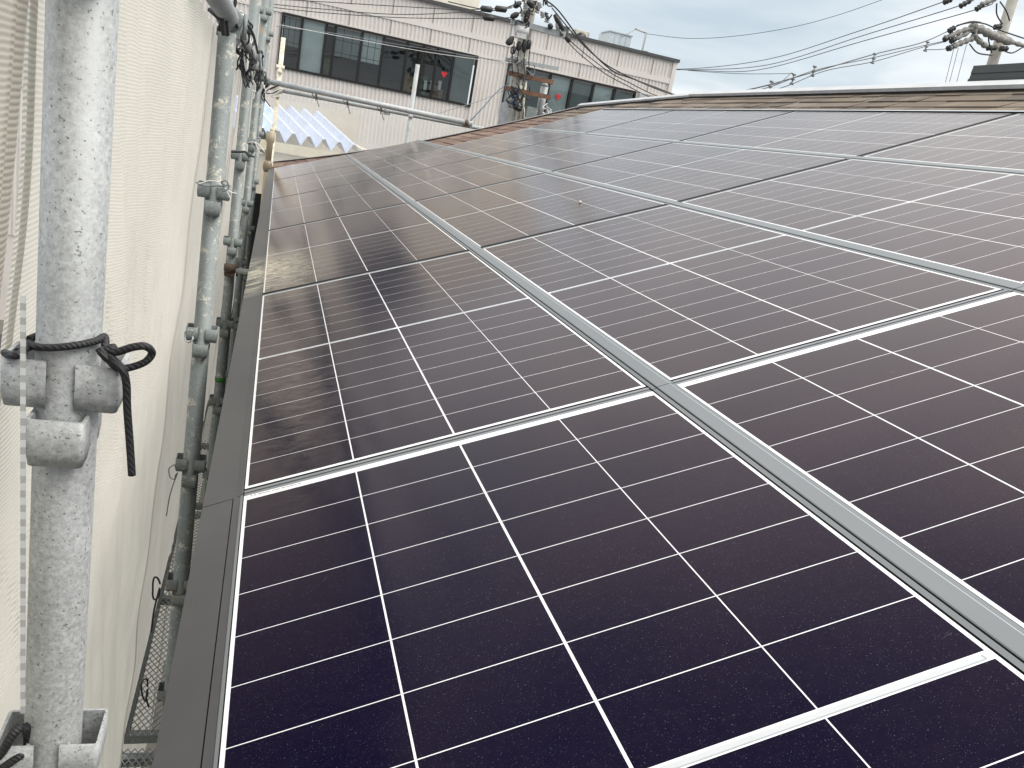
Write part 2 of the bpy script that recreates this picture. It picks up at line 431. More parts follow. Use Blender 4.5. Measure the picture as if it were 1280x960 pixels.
def cap(path, hgt, wdt, name):
    bm = bmesh.new(); prev = None
    d = Vector((CT, 0, ST)); n = Vector((-ST, 0, CT))
    for p in path:
        ring = [bm.verts.new(p + n * .002), bm.verts.new(p + n * hgt * .45), bm.verts.new(p - d * .012 + n * (hgt * .45)), bm.verts.new(p - d * .012 + n * hgt),
                bm.verts.new(p + d * wdt + n * (hgt + .012)), bm.verts.new(p + d * (wdt * 1.9) + n * (-.02))]
        if prev:
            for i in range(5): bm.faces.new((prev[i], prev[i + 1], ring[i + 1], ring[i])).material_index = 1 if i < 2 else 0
        prev = ring
    o = hobj(name, bm, [cap_m, cap_d]); o.parent = deck; o.matrix_parent_inverse = Matrix.Identity(4)
cap([rf(-3.2, 3.665, -.06), rf(2.2, 3.665, -.06), rf(5.75, 3.665, -.06)], .036, .05, 'ridge_cap')
cap([rf(5.75, 3.665, -.06), rf(7.74, 3.31, -.06)], .030, .03, 'ridge_cap')
# walls under the eave
bm = bmesh.new(); box(bm, .42, 7.2, -3.0, 7.6, GROUND, -.12)
hobj('wall', bm, plain('house_wall_render', (.12, .11, .09), .9, sc=4))
bm = bmesh.new(); box(bm, -.02, .42, -3.1, 7.9, -.24, -.20)
hobj('soffit', bm, plain('soffit_board', (.25, .23, .2), .9))
bm = bmesh.new()
prof = [(-.012, -.10), (-.012, -.175), (-.005, -.19), (.06, -.19), (.07, -.175), (.07, -.10)]
extrude_profile(bm, [(x - .02, z) for x, z in prof], -3.1, 7.95)
hobj('gutter', bm, plain('dark_gutter', (.04, .04, .042), .5))

# ------------------------------------------------------------------ solar panels
BN, BF, BS = .0085, .017, .0050        # white margins: near end, far end, sides
COLS = [WM * i / 4 for i in range(5)]; CG = [.0022, .0024, .0034, .0015]
xs = [0.0, COLS[1] - CG[1] / 2, COLS[1] + CG[1] / 2, COLS[2] - CG[2] / 2, COLS[2] + CG[2] / 2, COLS[3] - CG[3] / 2, COLS[3] + CG[3] / 2, WM]
MID = .0125; RG = .0013
ys = [0.0]; half = (LM - MID) / 2; cp = half / 8
for hf in range(2):
    o_ = hf * (half + MID)
    for i in range(8):
        if i or hf: ys.append(o_ + i * cp + (RG / 2 if i else 0))
        if not (i == 7 and hf == 1): ys.append(o_ + (i + 1) * cp - (RG / 2 if i < 7 else 0))
ys.append(LM); ys = sorted(set(round(y, 6) for y in ys))
def panel_glass():
    bm = bmesh.new()
    X = [-BS] + xs + [WM + BS]; Y = [-BN] + ys + [LM + BF]
    vv = [[bm.verts.new((x, y, 0)) for y in Y] for x in X]
    def is_cell(a, b, lst): return any(abs(a - lst[i]) < 1e-6 and abs(b - lst[i + 1]) < 1e-6 for i in range(0, len(lst), 2))
    cut = .006
    for i in range(len(X) - 1):
        for j in range(len(Y) - 1):
            cell = is_cell(X[i], X[i + 1], xs) and is_cell(Y[j], Y[j + 1], ys)
            bm.faces.new((vv[i][j], vv[i + 1][j], vv[i + 1][j + 1], vv[i][j + 1])).material_index = 0 if cell else 1
    # underside and edge
    b0 = [bm.verts.new((x, y, -.006)) for x, y in ((-BS, -BN), (WM + BS, -BN), (WM + BS, LM + BF), (-BS, LM + BF))]
    t0 = [vv[0][0], vv[-1][0], vv[-1][-1], vv[0][-1]]
    bm.faces.new(b0[::-1]).material_index = 1
    n_ = bm.faces.new; 
    for k_ in range(4):
        a, b = b0[k_], b0[(k_ + 1) % 4]
        c_ = bm.verts.new(t0[(k_ + 1) % 4].co - Vector((0, 0, .0002))); d = bm.verts.new(t0[k_].co - Vector((0, 0, .0002)))
        n_((a, b, c_, d)).material_index = 2
    return bm
ribbon_m = plain('tinned_copper_ribbon', (.42, .44, .46), .35, .3, var=.05)
edge_m = plain('ribbon_edge', (.30, .32, .35), .5)
def panel_ribbon():
    bm = bmesh.new(); y0 = half + .0028; y1 = half + MID - .0036
    for a, b in ((0, 2), (2, 4)):
        xa, xb = COLS[a] + .008 + (.004 if a else 0), COLS[b] - .008
        if a == 0: xb = COLS[2] - .014
        box(bm, xa, xb, y0, y1, .0002, .0005, 0)
        box(bm, xa, xb, y0 - .0009, y0 - .0001, .0001, .0004, 1)
        for xe in (xa - .002, xb + .0006): box(bm, xe, xe + .0016, y0 - .0005, y1, .0001, .0004, 1)
    return bm
def panel_frame():
    bm = bmesh.new(); o0 = .0; zt, zb = -.0065, -.045
    X0, X1, Y0, Y1 = -BS, WM + BS, -BN, LM + BF
    for (a, b, c_, d) in ((X0, X1, Y0, Y0 + .012), (X0, X1, Y1 - .012, Y1), (X0, X0 + .012, Y0 + .0125, Y1 - .0125), (X1 - .012, X1, Y0 + .0125, Y1 - .0125)):
        box(bm, a, b, c_, d, zb, zt)
    return bm
def joint_wide():
    bm = bmesh.new(); yA = -(GAP - BF) + .0006; yB = -BN - .0006      # gap between this module and the next nearer one
    w_ = yB - yA; seg = [(0, -.010), (.002, -.010), (.002, -.0015), (.010, -.0010), (.010, -.0035), (.0125, -.0035), (.0125, .0004), (.0185, .0006), (.0185, -.0012), (w_ - .003, -.0012), (w_ - .003, -.006), (w_, -.006)]
    mi = [1, 0, 0, 0, 1, 0, 0, 0, 0, 0, 1]
    a = [bm.verts.new((-BS, yA + p, z)) for p, z in seg]; b = [bm.verts.new((WM + BS, yA + p, z)) for p, z in seg]
    for i in range(len(seg) - 1): bm.faces.new((a[i], b[i], b[i + 1], a[i + 1])).material_index = mi[i]
    return bm
def joint_narrow():
    bm = bmesh.new(); yA = -(GAP - BF) + .0006; yB = -BN - .0006; w_ = yB - yA
    seg = [(-.0095, .0002), (-.0095, .0008), (-.0005, .0008), (-.0005, -.003), (.008, -.003), (.008, -.022), (.020, -.022), (.020, -.004), (w_ - .001, -.003), (w_ + .0005, .0008), (w_ + .0055, .0008), (w_ + .0055, .0002)]
    mi = [0, 0, 1, 1, 1, 1, 1, 1, 1, 1, 1]
    a = [bm.verts.new((-BS, yA + p, z)) for p, z in seg]; b = [bm.verts.new((WM + BS, yA + p, z)) for p, z in seg]
    for i in range(len(seg) - 1): bm.faces.new((a[i], b[i], b[i + 1], a[i + 1])).material_index = mi[i]
    return bm
def mk(name, bm, mats):
    me = bpy.data.meshes.new(name); bm.normal_update(); bm.to_mesh(me); bm.free()
    for mm in mats: me.materials.append(mm)
    return me
frame_mat = plain('frame_dark_aluminium', (.06, .062, .066), .45, .3)
me_glass = mk('glass_face', panel_glass(), [M['cell'], M['white'], M['groove']])
me_frame = mk('frame', panel_frame(), [frame_mat])
me_jw = mk('joint_cover', joint_wide(), [M['gap_grey'], M['groove']])
me_jn = mk('joint_cover', joint_narrow(), [M['gap_grey'], M['groove']])
me_rib = mk('centre_ribbon', panel_ribbon(), [ribbon_m, edge_m])
bm = bmesh.new(); x = .006
pr = random.Random(5)
while x < .085:
    wd = pr.uniform(.0012, .0028); box(bm, x, x + wd, LM + .0105, LM + .0105 + pr.uniform(.0018, .0028), .0001, .00025); x += wd + pr.choice((.0008, .0012, .003))
me_print = mk('serial_print', bm, [M['print']])
col_words = {-1: 'nearest the camera', 0: 'second from the camera', 1: 'third from the camera', 2: 'fourth from the camera', 3: 'fifth from the camera', 4: 'farthest of six'}
row_words = ['eave row', 'second row up from the eave', 'third row up from the eave', 'top row below the ridge shingles']
extra = {(0, 1): 'gritty, ', (0, -1): 'white-striped, ', (0, 0): 'dusty, '}
for r in range(4):
    org, ang = row_matrix(r)
    for kk in range(-1, 5 if r < 2 else 4):
        lab = 'dark solar panel in the %s, %s%s' % (row_words[r], extra.get((r, kk), ''), col_words[kk] if not (r > 1 and kk == 3) else 'farthest of its row')
        t = thing('solar_panel', lab, 'solar panel', (org.x, kk * PM, org.z), 'solar panels in rows on the roof')
        t.rotation_euler = (0, -ang, 0)
        parts = [('glass_face', me_glass), ('frame', me_frame)]
        parts.append(('joint_cover', me_jw if kk <= 0 else me_jn))
        parts.append(('centre_ribbon', me_rib)); parts.append(('serial_print', me_print))
        for nm, me in parts:
            link(bpy.data.objects.new(nm, me), t)

# rail covers between the rows
def rail_profile():
    w0 = BS + .0006
    return [(w0, -.012), (w0 + .004, -.012), (w0 + .004, -.002), (w0 + .0105, -.0004), (w0 + .0105, -.012), (w0 + .0122, -.012), (w0 + .0122, .0006), (w0 + .0135, .0016),
            (w0 + .0365, .0024), (w0 + .0378, .0018), (w0 + .0378, .0004), (HG - BS - .0010, .0002), (HG - BS - .0010, -.012)]
RMI = [1, 1, 0, 1, 1, 1, 0, 0, 2, 0, 0, 1]
M['alu_edge'] = plain('bright_aluminium_edge', (.42, .46, .50), .3, .3, var=.05)
for r in range(3):
    v0 = row_v(r) + WM; a = rf(0, v0); b = rf(0, v0 + HG); d = b - a; ang = math.atan2(d.z, d.x)
    t = thing('rail_cover', ['grey aluminium rail cover between the eave row and second row of solar panels',
                             'grey aluminium rail cover between the second and third rows of solar panels',
                             'thin grey rail cover between the third row and top row of solar panels'][r], 'rail cover', (a.x, 0, a.z), 'rail covers running between panel rows')
    t.rotation_euler = (0, -ang, 0)
    kmax = 5 if r < 2 else 4
    for kk in range(-1, kmax):
        bm = bmesh.new(); y0 = kk * PM - GAP / 2 + .0008; y1 = (kk + 1) * PM - GAP / 2 - .0008
        if kk == kmax - 1: y1 = kmax * PM - GAP + BF + .02
        extrude_profile(bm, rail_profile(), y0, y1, RMI)
        obj('cover', bm, [M['alu'], M['groove'], M['alu_edge']], t)
# top trim of the array
a = rf(0, row_v(3) + WM); b = rf(0, row_v(3) + WM + .05); ang = math.atan2(b.z - a.z, b.x - a.x)
t = thing('top_trim', 'slim grey metal trim along the top edge of the solar array below the shingles', 'trim', (a.x, 0, a.z)); t.rotation_euler = (0, -ang, 0)
bm = bmesh.new(); extrude_profile(bm, [(BS + .0006, -.01), (BS + .0006, -.0015), (.016, -.0015), (.016, .006), (.03, .006), (.034, -.004), (.05, -.045)], -PM, 4 * PM - GAP + .02, [1, 1, 1, 0, 0, 0])
obj('cover', bm, [M['alu_edge'], M['groove']], t)
# eave cover
org, ang = row_matrix(0)
t = thing('eave_cover', 'dark grey metal cover along the eave edge beside the solar panels', 'eave cover', (org.x, 0, org.z)); t.rotation_euler = (0, -ang, 0)
ep = [(-.010, -.055), (-.072, -.060), (-.0745, -.010), (-.0725, -.0045), (-.0240, -.0025), (-.0240, -.010), (-.0222, -.010), (-.0222, -.0015), (-.0115, -.0008), (-.0105, .0002), (-.0066, .0002), (-.0060, -.006)]
em = [0, 0, 0, 0, 1, 1, 1, 0, 0, 2, 0]
ep2 = [(p[0] if i not in (4, 5, 6, 7) else -.0175 + i * .0001, p[1]) for i, p in enumerate(ep)]
for kk in range(-1, 5):
    bm = bmesh.new(); y0 = kk * PM - GAP / 2 - .002 + .001; y1 = (kk + 1) * PM - GAP / 2 - .002 - .001
    if kk == 4: y1 = 5 * PM - GAP + BF + .01
    extrude_profile(bm, ep if kk == -1 else ep2, y0, y1, em if kk == -1 else [0] * 11)
    obj('cover', bm, [M['eave'], M['groove'], M['alu']], t)
# far end trims of the rows
for r in range(4):
    org, ang = row_matrix(r); kmax = 5 if r < 2 else 4; yy = kmax * PM - GAP + BF
    if r in (0, 2):
        t = thing('end_trim', 'dark trim closing the far end of the %s' % ('lower panel rows' if r == 0 else 'upper panel rows'), 'trim', (org.x, yy, org.z)); t.rotation_euler = (0, -ang, 0)
        bm = bmesh.new(); box(bm, -BS, 2 * WM + HG + BS, .001, .010, -.055, -.002)
        obj('strip', bm, M['eave'], t)
# small leaf / pebble lying on the second row
p = at(725, 254, Y=3.6)
o_, a_ = row_matrix(1)
# intersect view ray with row 1 plane
nrm = Vector((-math.sin(a_), 0, math.cos(a_))); d = (p - CAM).normalized(); tt = (o_ - CAM).dot(nrm) / d.dot(nrm); p = CAM + d * tt
bm = bmesh.new(); bmesh.ops.create_icosphere(bm, subdivisions=2, radius=.0075)
for v in bm.verts: v.co *= 1 + .35 * noise.noise(v.co * 60); v.co.z *= .9
ob = tag(obj('pebble', bm, plain('pale_pebble', (.42, .36, .33), .8, var=.4, sc=60), smooth=True), 'small pale pebble lying on a panel of the second row', 'pebble'); ob.location = p + nrm * .005

# ------------------------------------------------------------------ scaffold
PXX = -.173
def pocket(bm, c, ang, wd, dp, z0, z1, th=.0028):
    "open-topped bent plate pocket standing off the pole, facing direction ang"
    ca, sa = math.cos(ang), math.sin(ang)
    r0 = .0165; rc = .0045
    def outl(off, w_, d_):
        pts = [(r0 - .006, -w_ + off)]
        for k_ in range(5): t_ = -math.pi / 2 + k_ * math.pi / 8; pts.append((r0 + d_ - rc + math.cos(t_) * (rc - off), -w_ + rc + math.sin(t_) * (rc - off)))
        for k_ in range(5): t_ = k_ * math.pi / 8; pts.append((r0 + d_ - rc + math.cos(t_) * (rc - off), w_ - rc + math.sin(t_) * (rc - off)))
        pts.append((r0 - .006, w_ - off)); return pts
    o0, i0 = outl(0, wd, dp), outl(th, wd, dp)
    ob, ib = outl(0, wd * .93, dp * .93), outl(th, wd * .93, dp * .93)
    def V(p, z): return bm.verts.new((c.x + p[0] * ca - p[1] * sa, c.y + p[0] * sa + p[1] * ca, z))
    To = [V(p, z1) for p in o0]; Ti = [V(p, z1) for p in i0]; Bo = [V(p, z0) for p in ob]; Bi = [V(p, z0) for p in ib]
    To2 = [V(p, z0 + (z1 - z0) * .3) for p in o0]
    n = len(To)
    for i in range(n - 1):
        bm.faces.new((To[i], To[i + 1], Ti[i + 1], Ti[i])); bm.faces.new((To2[i], To2[i + 1], To[i + 1], To[i])).smooth = True
        bm.faces.new((Bo[i], Bo[i + 1], To2[i + 1], To2[i])).smooth = True; bm.faces.new((Ti[i], Ti[i + 1], Bi[i + 1], Bi[i])); bm.faces.new((Bi[i], Bi[i + 1], Bo[i + 1], Bo[i]))
def sleeve(c, z):      # z: top of the side pockets
    bm = bmesh.new()
    pocket(bm, c, 0, .0262, .0270, z - .040, z); pocket(bm, c, math.pi, .0262, .0270, z - .040, z)
    pocket(bm, c, -math.pi / 2, .0215, .0235, z - .085, z - .045); pocket(bm, c, math.pi / 2, .0215, .0235, z - .085, z - .045)
    # weld beads
    for s_ in (-1, 1):
        tube(bm, [c + Vector((s_ * .0165, -.0185, z - .002)), c + Vector((s_ * .0165, -.0185, z - .036))], .0018, 6)
    return bm
def pole(name, label, y, z0, z1, nodes, mat, x=PXX, rad=.0243, group='galvanised scaffold poles along the eave'):
    t = thing(name, label, 'scaffold pole', (x, y, z0), group)
    c = Vector((0, 0, 0)); bm = bmesh.new(); n = 24
    lathe(bm, [(rad - .003, .001), (rad, 0), (rad, z1 - z0), (rad - .003, z1 - z0 - .001)], (0, 0, 0), seg=28)
    obj('pipe', bm, mat, t)
    for z in nodes: obj('sleeve', sleeve(c, z - z0), mat, t)
    return t
zz = lambda top, n, st=.415: [top - st * i for i in range(n)]
pole('scaffold_pole', 'thick galvanised scaffold pole in the left foreground with a black rope bow', -.585, -2.4, 2.0, [.772, .402, .033, -.34, -.71], M['galv_near'], x=-.1665)
p2 = pole('scaffold_pole', 'second scaffold pole from the camera, stained with plaster, topped by the ledger pipe', 1.2, -6.2, .79, zz(.39, 12), M['galv'], x=-.1735)
p3 = pole('scaffold_pole', 'third scaffold pole from the camera, with green tape and wall tie', 3.0, -6.2, 2.4, zz(1.22, 16), M['galv'], x=-.178)
pole('scaffold_pole', 'fourth scaffold pole from the camera, rising past the ledger beside the factory wall', 4.8, -6.2, 2.4, zz(1.22, 16), M['galv'], x=-.178)
pole('scaffold_pole', 'fifth scaffold pole from the camera, just before the far guard rails', 6.6, -6.2, 2.4, zz(1.22, 16), M['galv'], x=-.180)
pole('scaffold_pole', 'far corner scaffold pole with flaking cream paint', 8.52, -6.2, 1.33, [1.05, .80, .4, -.02], M['cream_paint'], x=-.062)
pole('scaffold_pole', 'scaffold pole standing between the far guard rails in front of the office wall', 8.62, -6.2, 1.36, [.86, .44], M['galv_far'], x=1.405)
for z in (-.10,):
    bm = bmesh.new(); tube(bm, [(0, 0, 0), (0, 0, .022)], .0262, 20)
    o = obj('green_tape', bm, M['green'], p3); o.location = (0, 0, at(273, 476, Y=3.0).z + 6.2)
    bm = bmesh.new(); tube(bm, [(0, 0, 0), (0, 0, .07)], .0262, 20)
    o = obj('green_tape', bm, M['green'], p3); o.location = (0, 0, at(262, 615, Y=3.0).z + 6.2)
# clamp (swivel coupler)
def clamp_bm(c, s=1.0, axis=(0, 1, 0)):
    bm = bmesh.new(); c = Vector(c)
    lathe(bm, [(.026 * s, -.02 * s), (.034 * s, -.02 * s), (.034 * s, .02 * s), (.026 * s, .02 * s)], c, axis, 16)
    b = bmesh.new(); box(b, -.03 * s, .03 * s, -.018 * s, .018 * s, -.05 * s, -.02 * s); bmesh.ops.bevel(b, geom=b.edges[:], offset=.004 * s, segments=2, affect='EDGES')
    for v in b.verts: v.co += c
    merge(bm, b)
    tube(bm, [c + Vector((.04 * s, 0, -.045 * s)), c + Vector((.04 * s, 0, .02 * s))], .006 * s, 8)
    return bm
# ledger pipe along the eave
t = thing('ledger_pipe', 'galvanised ledger pipe running along the tops of the scaffold poles, ropes knotted to it', 'scaffold pipe', (-.172, .35, .825))
bm = bmesh.new(); tube(bm, [(0, 0, 0), (0, 8.3, .012)], .0243, 24); obj('pipe', bm, M['galv_far'], t)
for y in (.86, 2.64, 4.42, 6.2): obj('clamp', clamp_bm((0, y, 0)), M['galv'], t)
# wall tie
p = at(285, 335, Y=3.0)
t = thing('wall_tie', 'short horizontal pipe clamped to the third pole and reaching to the eave', 'scaffold pipe', (-.178, 2.96, p.z))
bm = bmesh.new(); tube(bm, [(0, 0, 0), (.28, .02, 0)], .014, 14); obj('pipe', bm, M['galv_far'], t)
rust = plain('rusty_clamp', (.10, .07, .05), .8, var=.4, sc=60)
obj('clamp', clamp_bm((0, 0, .01), .85, (0, 0, 1)), rust, t)
# far guard rails
def rail(label, a, b, rad, mat, clamps=()):
    t = thing('guard_rail', label, 'scaffold pipe', a, 'guard rails across the far end of the roof')
    bm = bmesh.new(); d = Vector(b) - Vector(a); tube(bm, [(0, 0, 0), d], rad, 20); obj('pipe', bm, mat, t)
    for f_ in clamps: obj('clamp', clamp_bm(d * f_, 1.0, (1, 0, 0)), rust if f_ > .9 else mat, t)
rail('upper guard rail across the far roof end with a rusty end clamp', (-.16, 8.45, .862), at(590, 155, Y=8.45), .030, M['galv_far'], (.97,))
rail('lower guard rail behind the upper one, net tied along it', (-.10, 8.72, .80), at(640, 168, Y=8.72), .023, M['galv_far'], (.45,))
# guard rail ties
for i, (px, py) in enumerate(((395, 121), (434, 130), (476, 138))):
    c = at(px, py, Y=8.70); bm = bmesh.new()
    tube(bm, smooth_path([c + Vector((0, -.03, .03)), c + Vector((0, .03, .03)), c + Vector((.005, .03, -.03)), c + Vector((0, -.035, -.03)), c + Vector((0, -.03, .03)), c + Vector((.02, -.04, -.05)), c + Vector((.045, -.04, -.10))], 5), .004, 6)
    tube(bm, smooth_path([c + Vector((0, -.035, .0)), c + Vector((-.03, -.04, .05)), c + Vector((-.045, -.04, .02)), c + Vector((-.01, -.04, -.01))], 5), .004, 6)
    tag(obj('net_tie', bm, M['rope'], smooth=True), ['black net tie on the lower guard rail, leftmost of three', 'black net tie on the lower guard rail, middle of three', 'black net tie on the lower guard rail, nearest the far post'][i], 'rope tie', 'net ties on the far guard rail')
# downpipe at the far corner
t = thing('downpipe', 'beige drain pipe with round joint at the far eave corner', 'downpipe', (-.088, 8.2, -2.2))
bm = bmesh.new(); lathe(bm, [(.030, 0), (.034, 0), (.034, 2.2), (.030, 2.2)], seg=20); obj('pipe', bm, plain('beige_pvc', (.27, .22, .14), .5, sc=3), t)
bm = bmesh.new(); lathe(bm, [(.034, 2.14), (.046, 2.17), (.050, 2.20), (.046, 2.23), (.034, 2.26)], seg=20); obj('joint', bm, plain('beige_pvc_joint', (.22, .18, .12), .45), t, smooth=True)
bm = bmesh.new(); lathe(bm, [(.031, 2.262), (.033, 2.44), (.045, 2.46), (.048, 2.56), (.044, 2.56)], seg=20); obj('hopper', bm, plain('beige_pvc_top', (.33, .28, .2), .5), t, smooth=True)
# walk boards
def board(y0, y1, x0, x1, z, label):
    t = thing('walk_board', label, 'scaffold board', (0, 0, z), 'mesh walk boards inside the scaffold')
    bm = bmesh.new()
    for a, b in ((x0, x0 + .012), (x1 - .012, x1)): box(bm, a, b, y0, y1, -.03, .004)
    for y in (y0, (y0 + y1) / 2, y1 - .03): box(bm, x0 + .0125, x1 - .0125, y, y + .03, -.03, .002)
    obj('frame', bm, M['galv'], t)
    bm = bmesh.new(); px_, py_ = .022, .036
    nx = int((x1 - x0) / px_) + 1; ny = int((y1 - y0) / py_) + 1
    for i in range(nx):
        for j in range(ny):
            cx, cy = x0 + i * px_, y0 + j * py_
            for sx_, sy_ in ((1, 1), (1, -1)):
                a = Vector((cx, cy + (0 if sy_ > 0 else py_), .004)); b = Vector((cx + px_, cy + (py_ if sy_ > 0 else 0), .004))
                if b.x > x1: continue
                d = (b - a).normalized() * 0; nn = Vector((-(b - a).y, (b - a).x, 0)).normalized() * .0012
                vs = [bm.verts.new(q) for q in (a - nn, b - nn, b + nn, a + nn)]; bm.faces.new(vs)
                q0 = [bm.verts.new(v.co - Vector((0, 0, .003))) for v in vs]
                bm.faces.new((vs[0], q0[0], q0[1], vs[1])); bm.faces.new((vs[3], vs[2], q0[2], q0[3]))
    obj('mesh_deck', bm, M['galv_far'], t)
board(-.55, 1.16, -.315, -.03, -1.50, 'expanded metal walk board below the second pole, lowest at the left')
board(1.24, 2.96, -.315, -.03, -1.50, 'expanded metal walk board between the second and third poles')
board(3.04, 4.76, -.315, -.03, -1.50, 'expanded metal walk board between the third and fourth poles')

# ------------------------------------------------------------------ nets
def net_x(y, z, k=0):
    out = -.205 - .047 * (.7 - z)
    if z > .7: out = -.205
    return out
def fold(y, z, s):
    a = noise.noise(Vector((y * 1.3 + s, z * .7, s))) * .016
    d = (y * .75 + z * .38)                                  # diagonal pull folds
    b = noise.noise(Vector((d * 9 + s, (z - y) * .8, 1.3 + s))) * .018 + abs(noise.noise(Vector((d * 22 + s, (z - y) * 1.3, 6.3 + s)))) * .014
    c = noise.noise(Vector((y * 26 + s, z * 1.6 + y * 3, 4 + s))) * .0035
    e2 = abs(noise.noise(Vector((y * 7 + z * 3.1, z * 1.1 - y, 9 + s)))) * -.010
    return a + b + c + e2
def net(label, ya, yb, z0, z1, mat, s, off=0.0, ny=110, nz_=170, amp=1.0, name='safety_net', group='safety net sheets tied outside the scaffold'):
    t = thing(name, label, 'safety net', (0, 0, 0), group)
    bm = bmesh.new(); g_ = []
    for i in range(nz_ + 1):
        z = z0 + (z1 - z0) * i / nz_; row = []
        A_ = ya(z) if callable(ya) else ya; B_ = yb(z) if callable(yb) else yb
        for j in range(ny + 1):
            f_ = j / ny; y = A_ + (B_ - A_) * f_
            pin = min(1, 4 * min(f_, 1 - f_) + .08)
            row.append(bm.verts.new((net_x(y, z) + off + amp * fold(y, z, s) * pin + .003 * amp * math.sin(z * 15.1) * (1 - pin), y, z)))
        g_.append(row)
    for a, b in zip(g_, g_[1:]):
        for j in range(ny): bm.faces.new((a[j], a[j + 1], b[j + 1], b[j])).smooth = True
    edges = [[(r_[j].co.copy()) for r_ in g_] for j in (0, ny)]
    obj('sheet', bm, mat, t)
    for e_, sg in zip(edges, (1, -1)):
        bm = bmesh.new(); prev = None
        for p in e_:
            ring = [bm.verts.new(p + Vector((.0035, -.002 * sg, 0))), bm.verts.new(p + Vector((.0045, .010 * sg, 0))), bm.verts.new(p + Vector((.003, .022 * sg, 0)))]
            if prev:
                for i in range(2): bm.faces.new((prev[i], prev[i + 1], ring[i + 1], ring[i])).smooth = True
            prev = ring
        obj('hem', bm, M['hem'], t)
    return t
def edge_line(pa, pb, X):
    a, b = at(*pa, X=X), at(*pb, X=X)
    return lambda z: a.y + (b.y - a.y) * (z - a.z) / (b.z - a.z)
eA = edge_line((27, 0), (3, 480), -.20); eB = edge_line((37, 0), (24, 480), -.205)
net('ribbed cream net sheet at the far left edge, left of the gap', -1.6, eA, -.6, .80, M['net_ribbed'], 3.3, off=.008, ny=50, nz_=160, amp=.35)
net('large white net sheet between the first and second scaffold poles', lambda z: eB(z) - (.0 if z > .36 else min(.5, (.36 - z) * 1.2)), lambda z: 1.12 + .02 * math.sin(z * 9), -2.6, .80, M['net'], 0.0, ny=150, nz_=300)
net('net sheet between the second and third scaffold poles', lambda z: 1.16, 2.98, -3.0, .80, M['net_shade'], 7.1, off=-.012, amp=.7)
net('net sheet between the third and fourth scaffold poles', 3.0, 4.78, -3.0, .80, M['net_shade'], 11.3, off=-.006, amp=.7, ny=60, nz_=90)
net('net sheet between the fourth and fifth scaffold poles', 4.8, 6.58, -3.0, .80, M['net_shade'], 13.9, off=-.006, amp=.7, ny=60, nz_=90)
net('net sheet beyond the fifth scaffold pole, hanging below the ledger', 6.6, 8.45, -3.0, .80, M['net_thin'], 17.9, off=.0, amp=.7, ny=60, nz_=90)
# far thin net below the guard rails
t = thing('safety_net', 'thin see-through net hanging below the far guard rails in front of the blue roof', 'safety net', (0, 9.40, 0), 'safety net sheets tied outside the scaffold')
bm = bmesh.new(); g_ = []
for i in range(31):
    row = []
    for j in range(61):
        x = -.09 + 3.3 * j / 60; z = .81 + .035 * j / 60 - 2.6 * i / 30 - .02 * abs(math.sin(j * .62)) * (1 if i == 0 else 0)
        row.append(bm.verts.new((x, .03 * noise.noise(Vector((x * 4, z * 2, 2))) + .01 * noise.noise(Vector((x * 17 + z * 8, z * 5, 2))), z)))
    g_.append(row)
for a, b in zip(g_, g_[1:]):
    for j in range(60): bm.faces.new((a[j], a[j + 1], b[j + 1], b[j])).smooth = True
obj('sheet', bm, M['net_thin'], t)
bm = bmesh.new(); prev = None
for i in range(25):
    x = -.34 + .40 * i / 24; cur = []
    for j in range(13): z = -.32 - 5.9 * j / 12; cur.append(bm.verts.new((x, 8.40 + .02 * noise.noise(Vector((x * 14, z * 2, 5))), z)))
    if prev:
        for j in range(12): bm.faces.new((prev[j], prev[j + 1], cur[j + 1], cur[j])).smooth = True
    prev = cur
tag(obj('gap_darkening_sheet', bm, plain('gap_darkening_black', (.012, .013, .013), .9)), 'added black sheet that darkens the far end of the gap beside the eave', 'darkening sheet')  # added black sheet, no known part of the scaffold; keeps the gap dark
# lacing tape hanging in front of the left pocket
t = thing('lacing_tape', 'thin checkered lacing tape hanging beside the near pole pocket', 'tape', (0, 0, 0))
bm = bmesh.new()
for i in range(58):
    a, b = at(28.5, 370 + i * 9, Y=-.655), at(28.5, 379 + i * 9, Y=-.655)
    for v in (a, b): pass
    vs = [a + Vector((-.0018, 0, 0)), a + Vector((.0018, 0, 0)), b + Vector((.0018, 0, 0)), b + Vector((-.0018, 0, 0))]
    f = bm.faces.new([bm.verts.new(q + Vector((0, 0, 0))) for q in vs]); f.material_index = i % 2
    f = bm.faces.new([bm.verts.new(q + Vector((0, .0012, 0))) for q in vs[::-1]]); f.material_index = i % 2
obj('strip', bm, [M['tape_light'], M['tape_dark']], t)

# ------------------------------------------------------------------ ropes
ROPE_SCALE = 1.0
def rope(label, pts, rad, mat, name='rope', group=None, n=8, cat='rope'):
    bm = bmesh.new()
    for q in pts: tube(bm, smooth_path(q, n), rad, 8)
    return tag(obj(name, bm, mat), label, cat, group)
YP = -.585; cx = -.1665; rr_ = .0285
P = lambda px, py, Y: at(px, py, Y=Y)
z_r = .414
ring = [Vector((cx + rr_ * math.cos(a), YP + rr_ * math.sin(a), z_r + .006 * math.cos(a) + .002)) for a in [math.pi * 1.08 + i * math.pi * .84 / 8 for i in range(9)]]
knot = P(131, 440, YP - .022)
main = [P(6, 441, -.60), P(22, 444, -.63)] + ring + [knot]
loop = [knot, P(146, 440, -.612), P(166, 434, -.615), P(182, 433, -.615), P(190, 441, -.61), P(182, 452, -.61), P(164, 459, -.61), P(148, 460, -.612), P(138, 452, -.612), knot]
tail = [knot, P(142, 450, -.615), P(153, 462, -.618), P(158, 480, -.616), P(159, 510, -.614), P(162, 550, -.612), P(165, 594, -.612)]
back = [P(22, 440, -.62), P(36, 434, -.60), P(52, 431, -.57)]
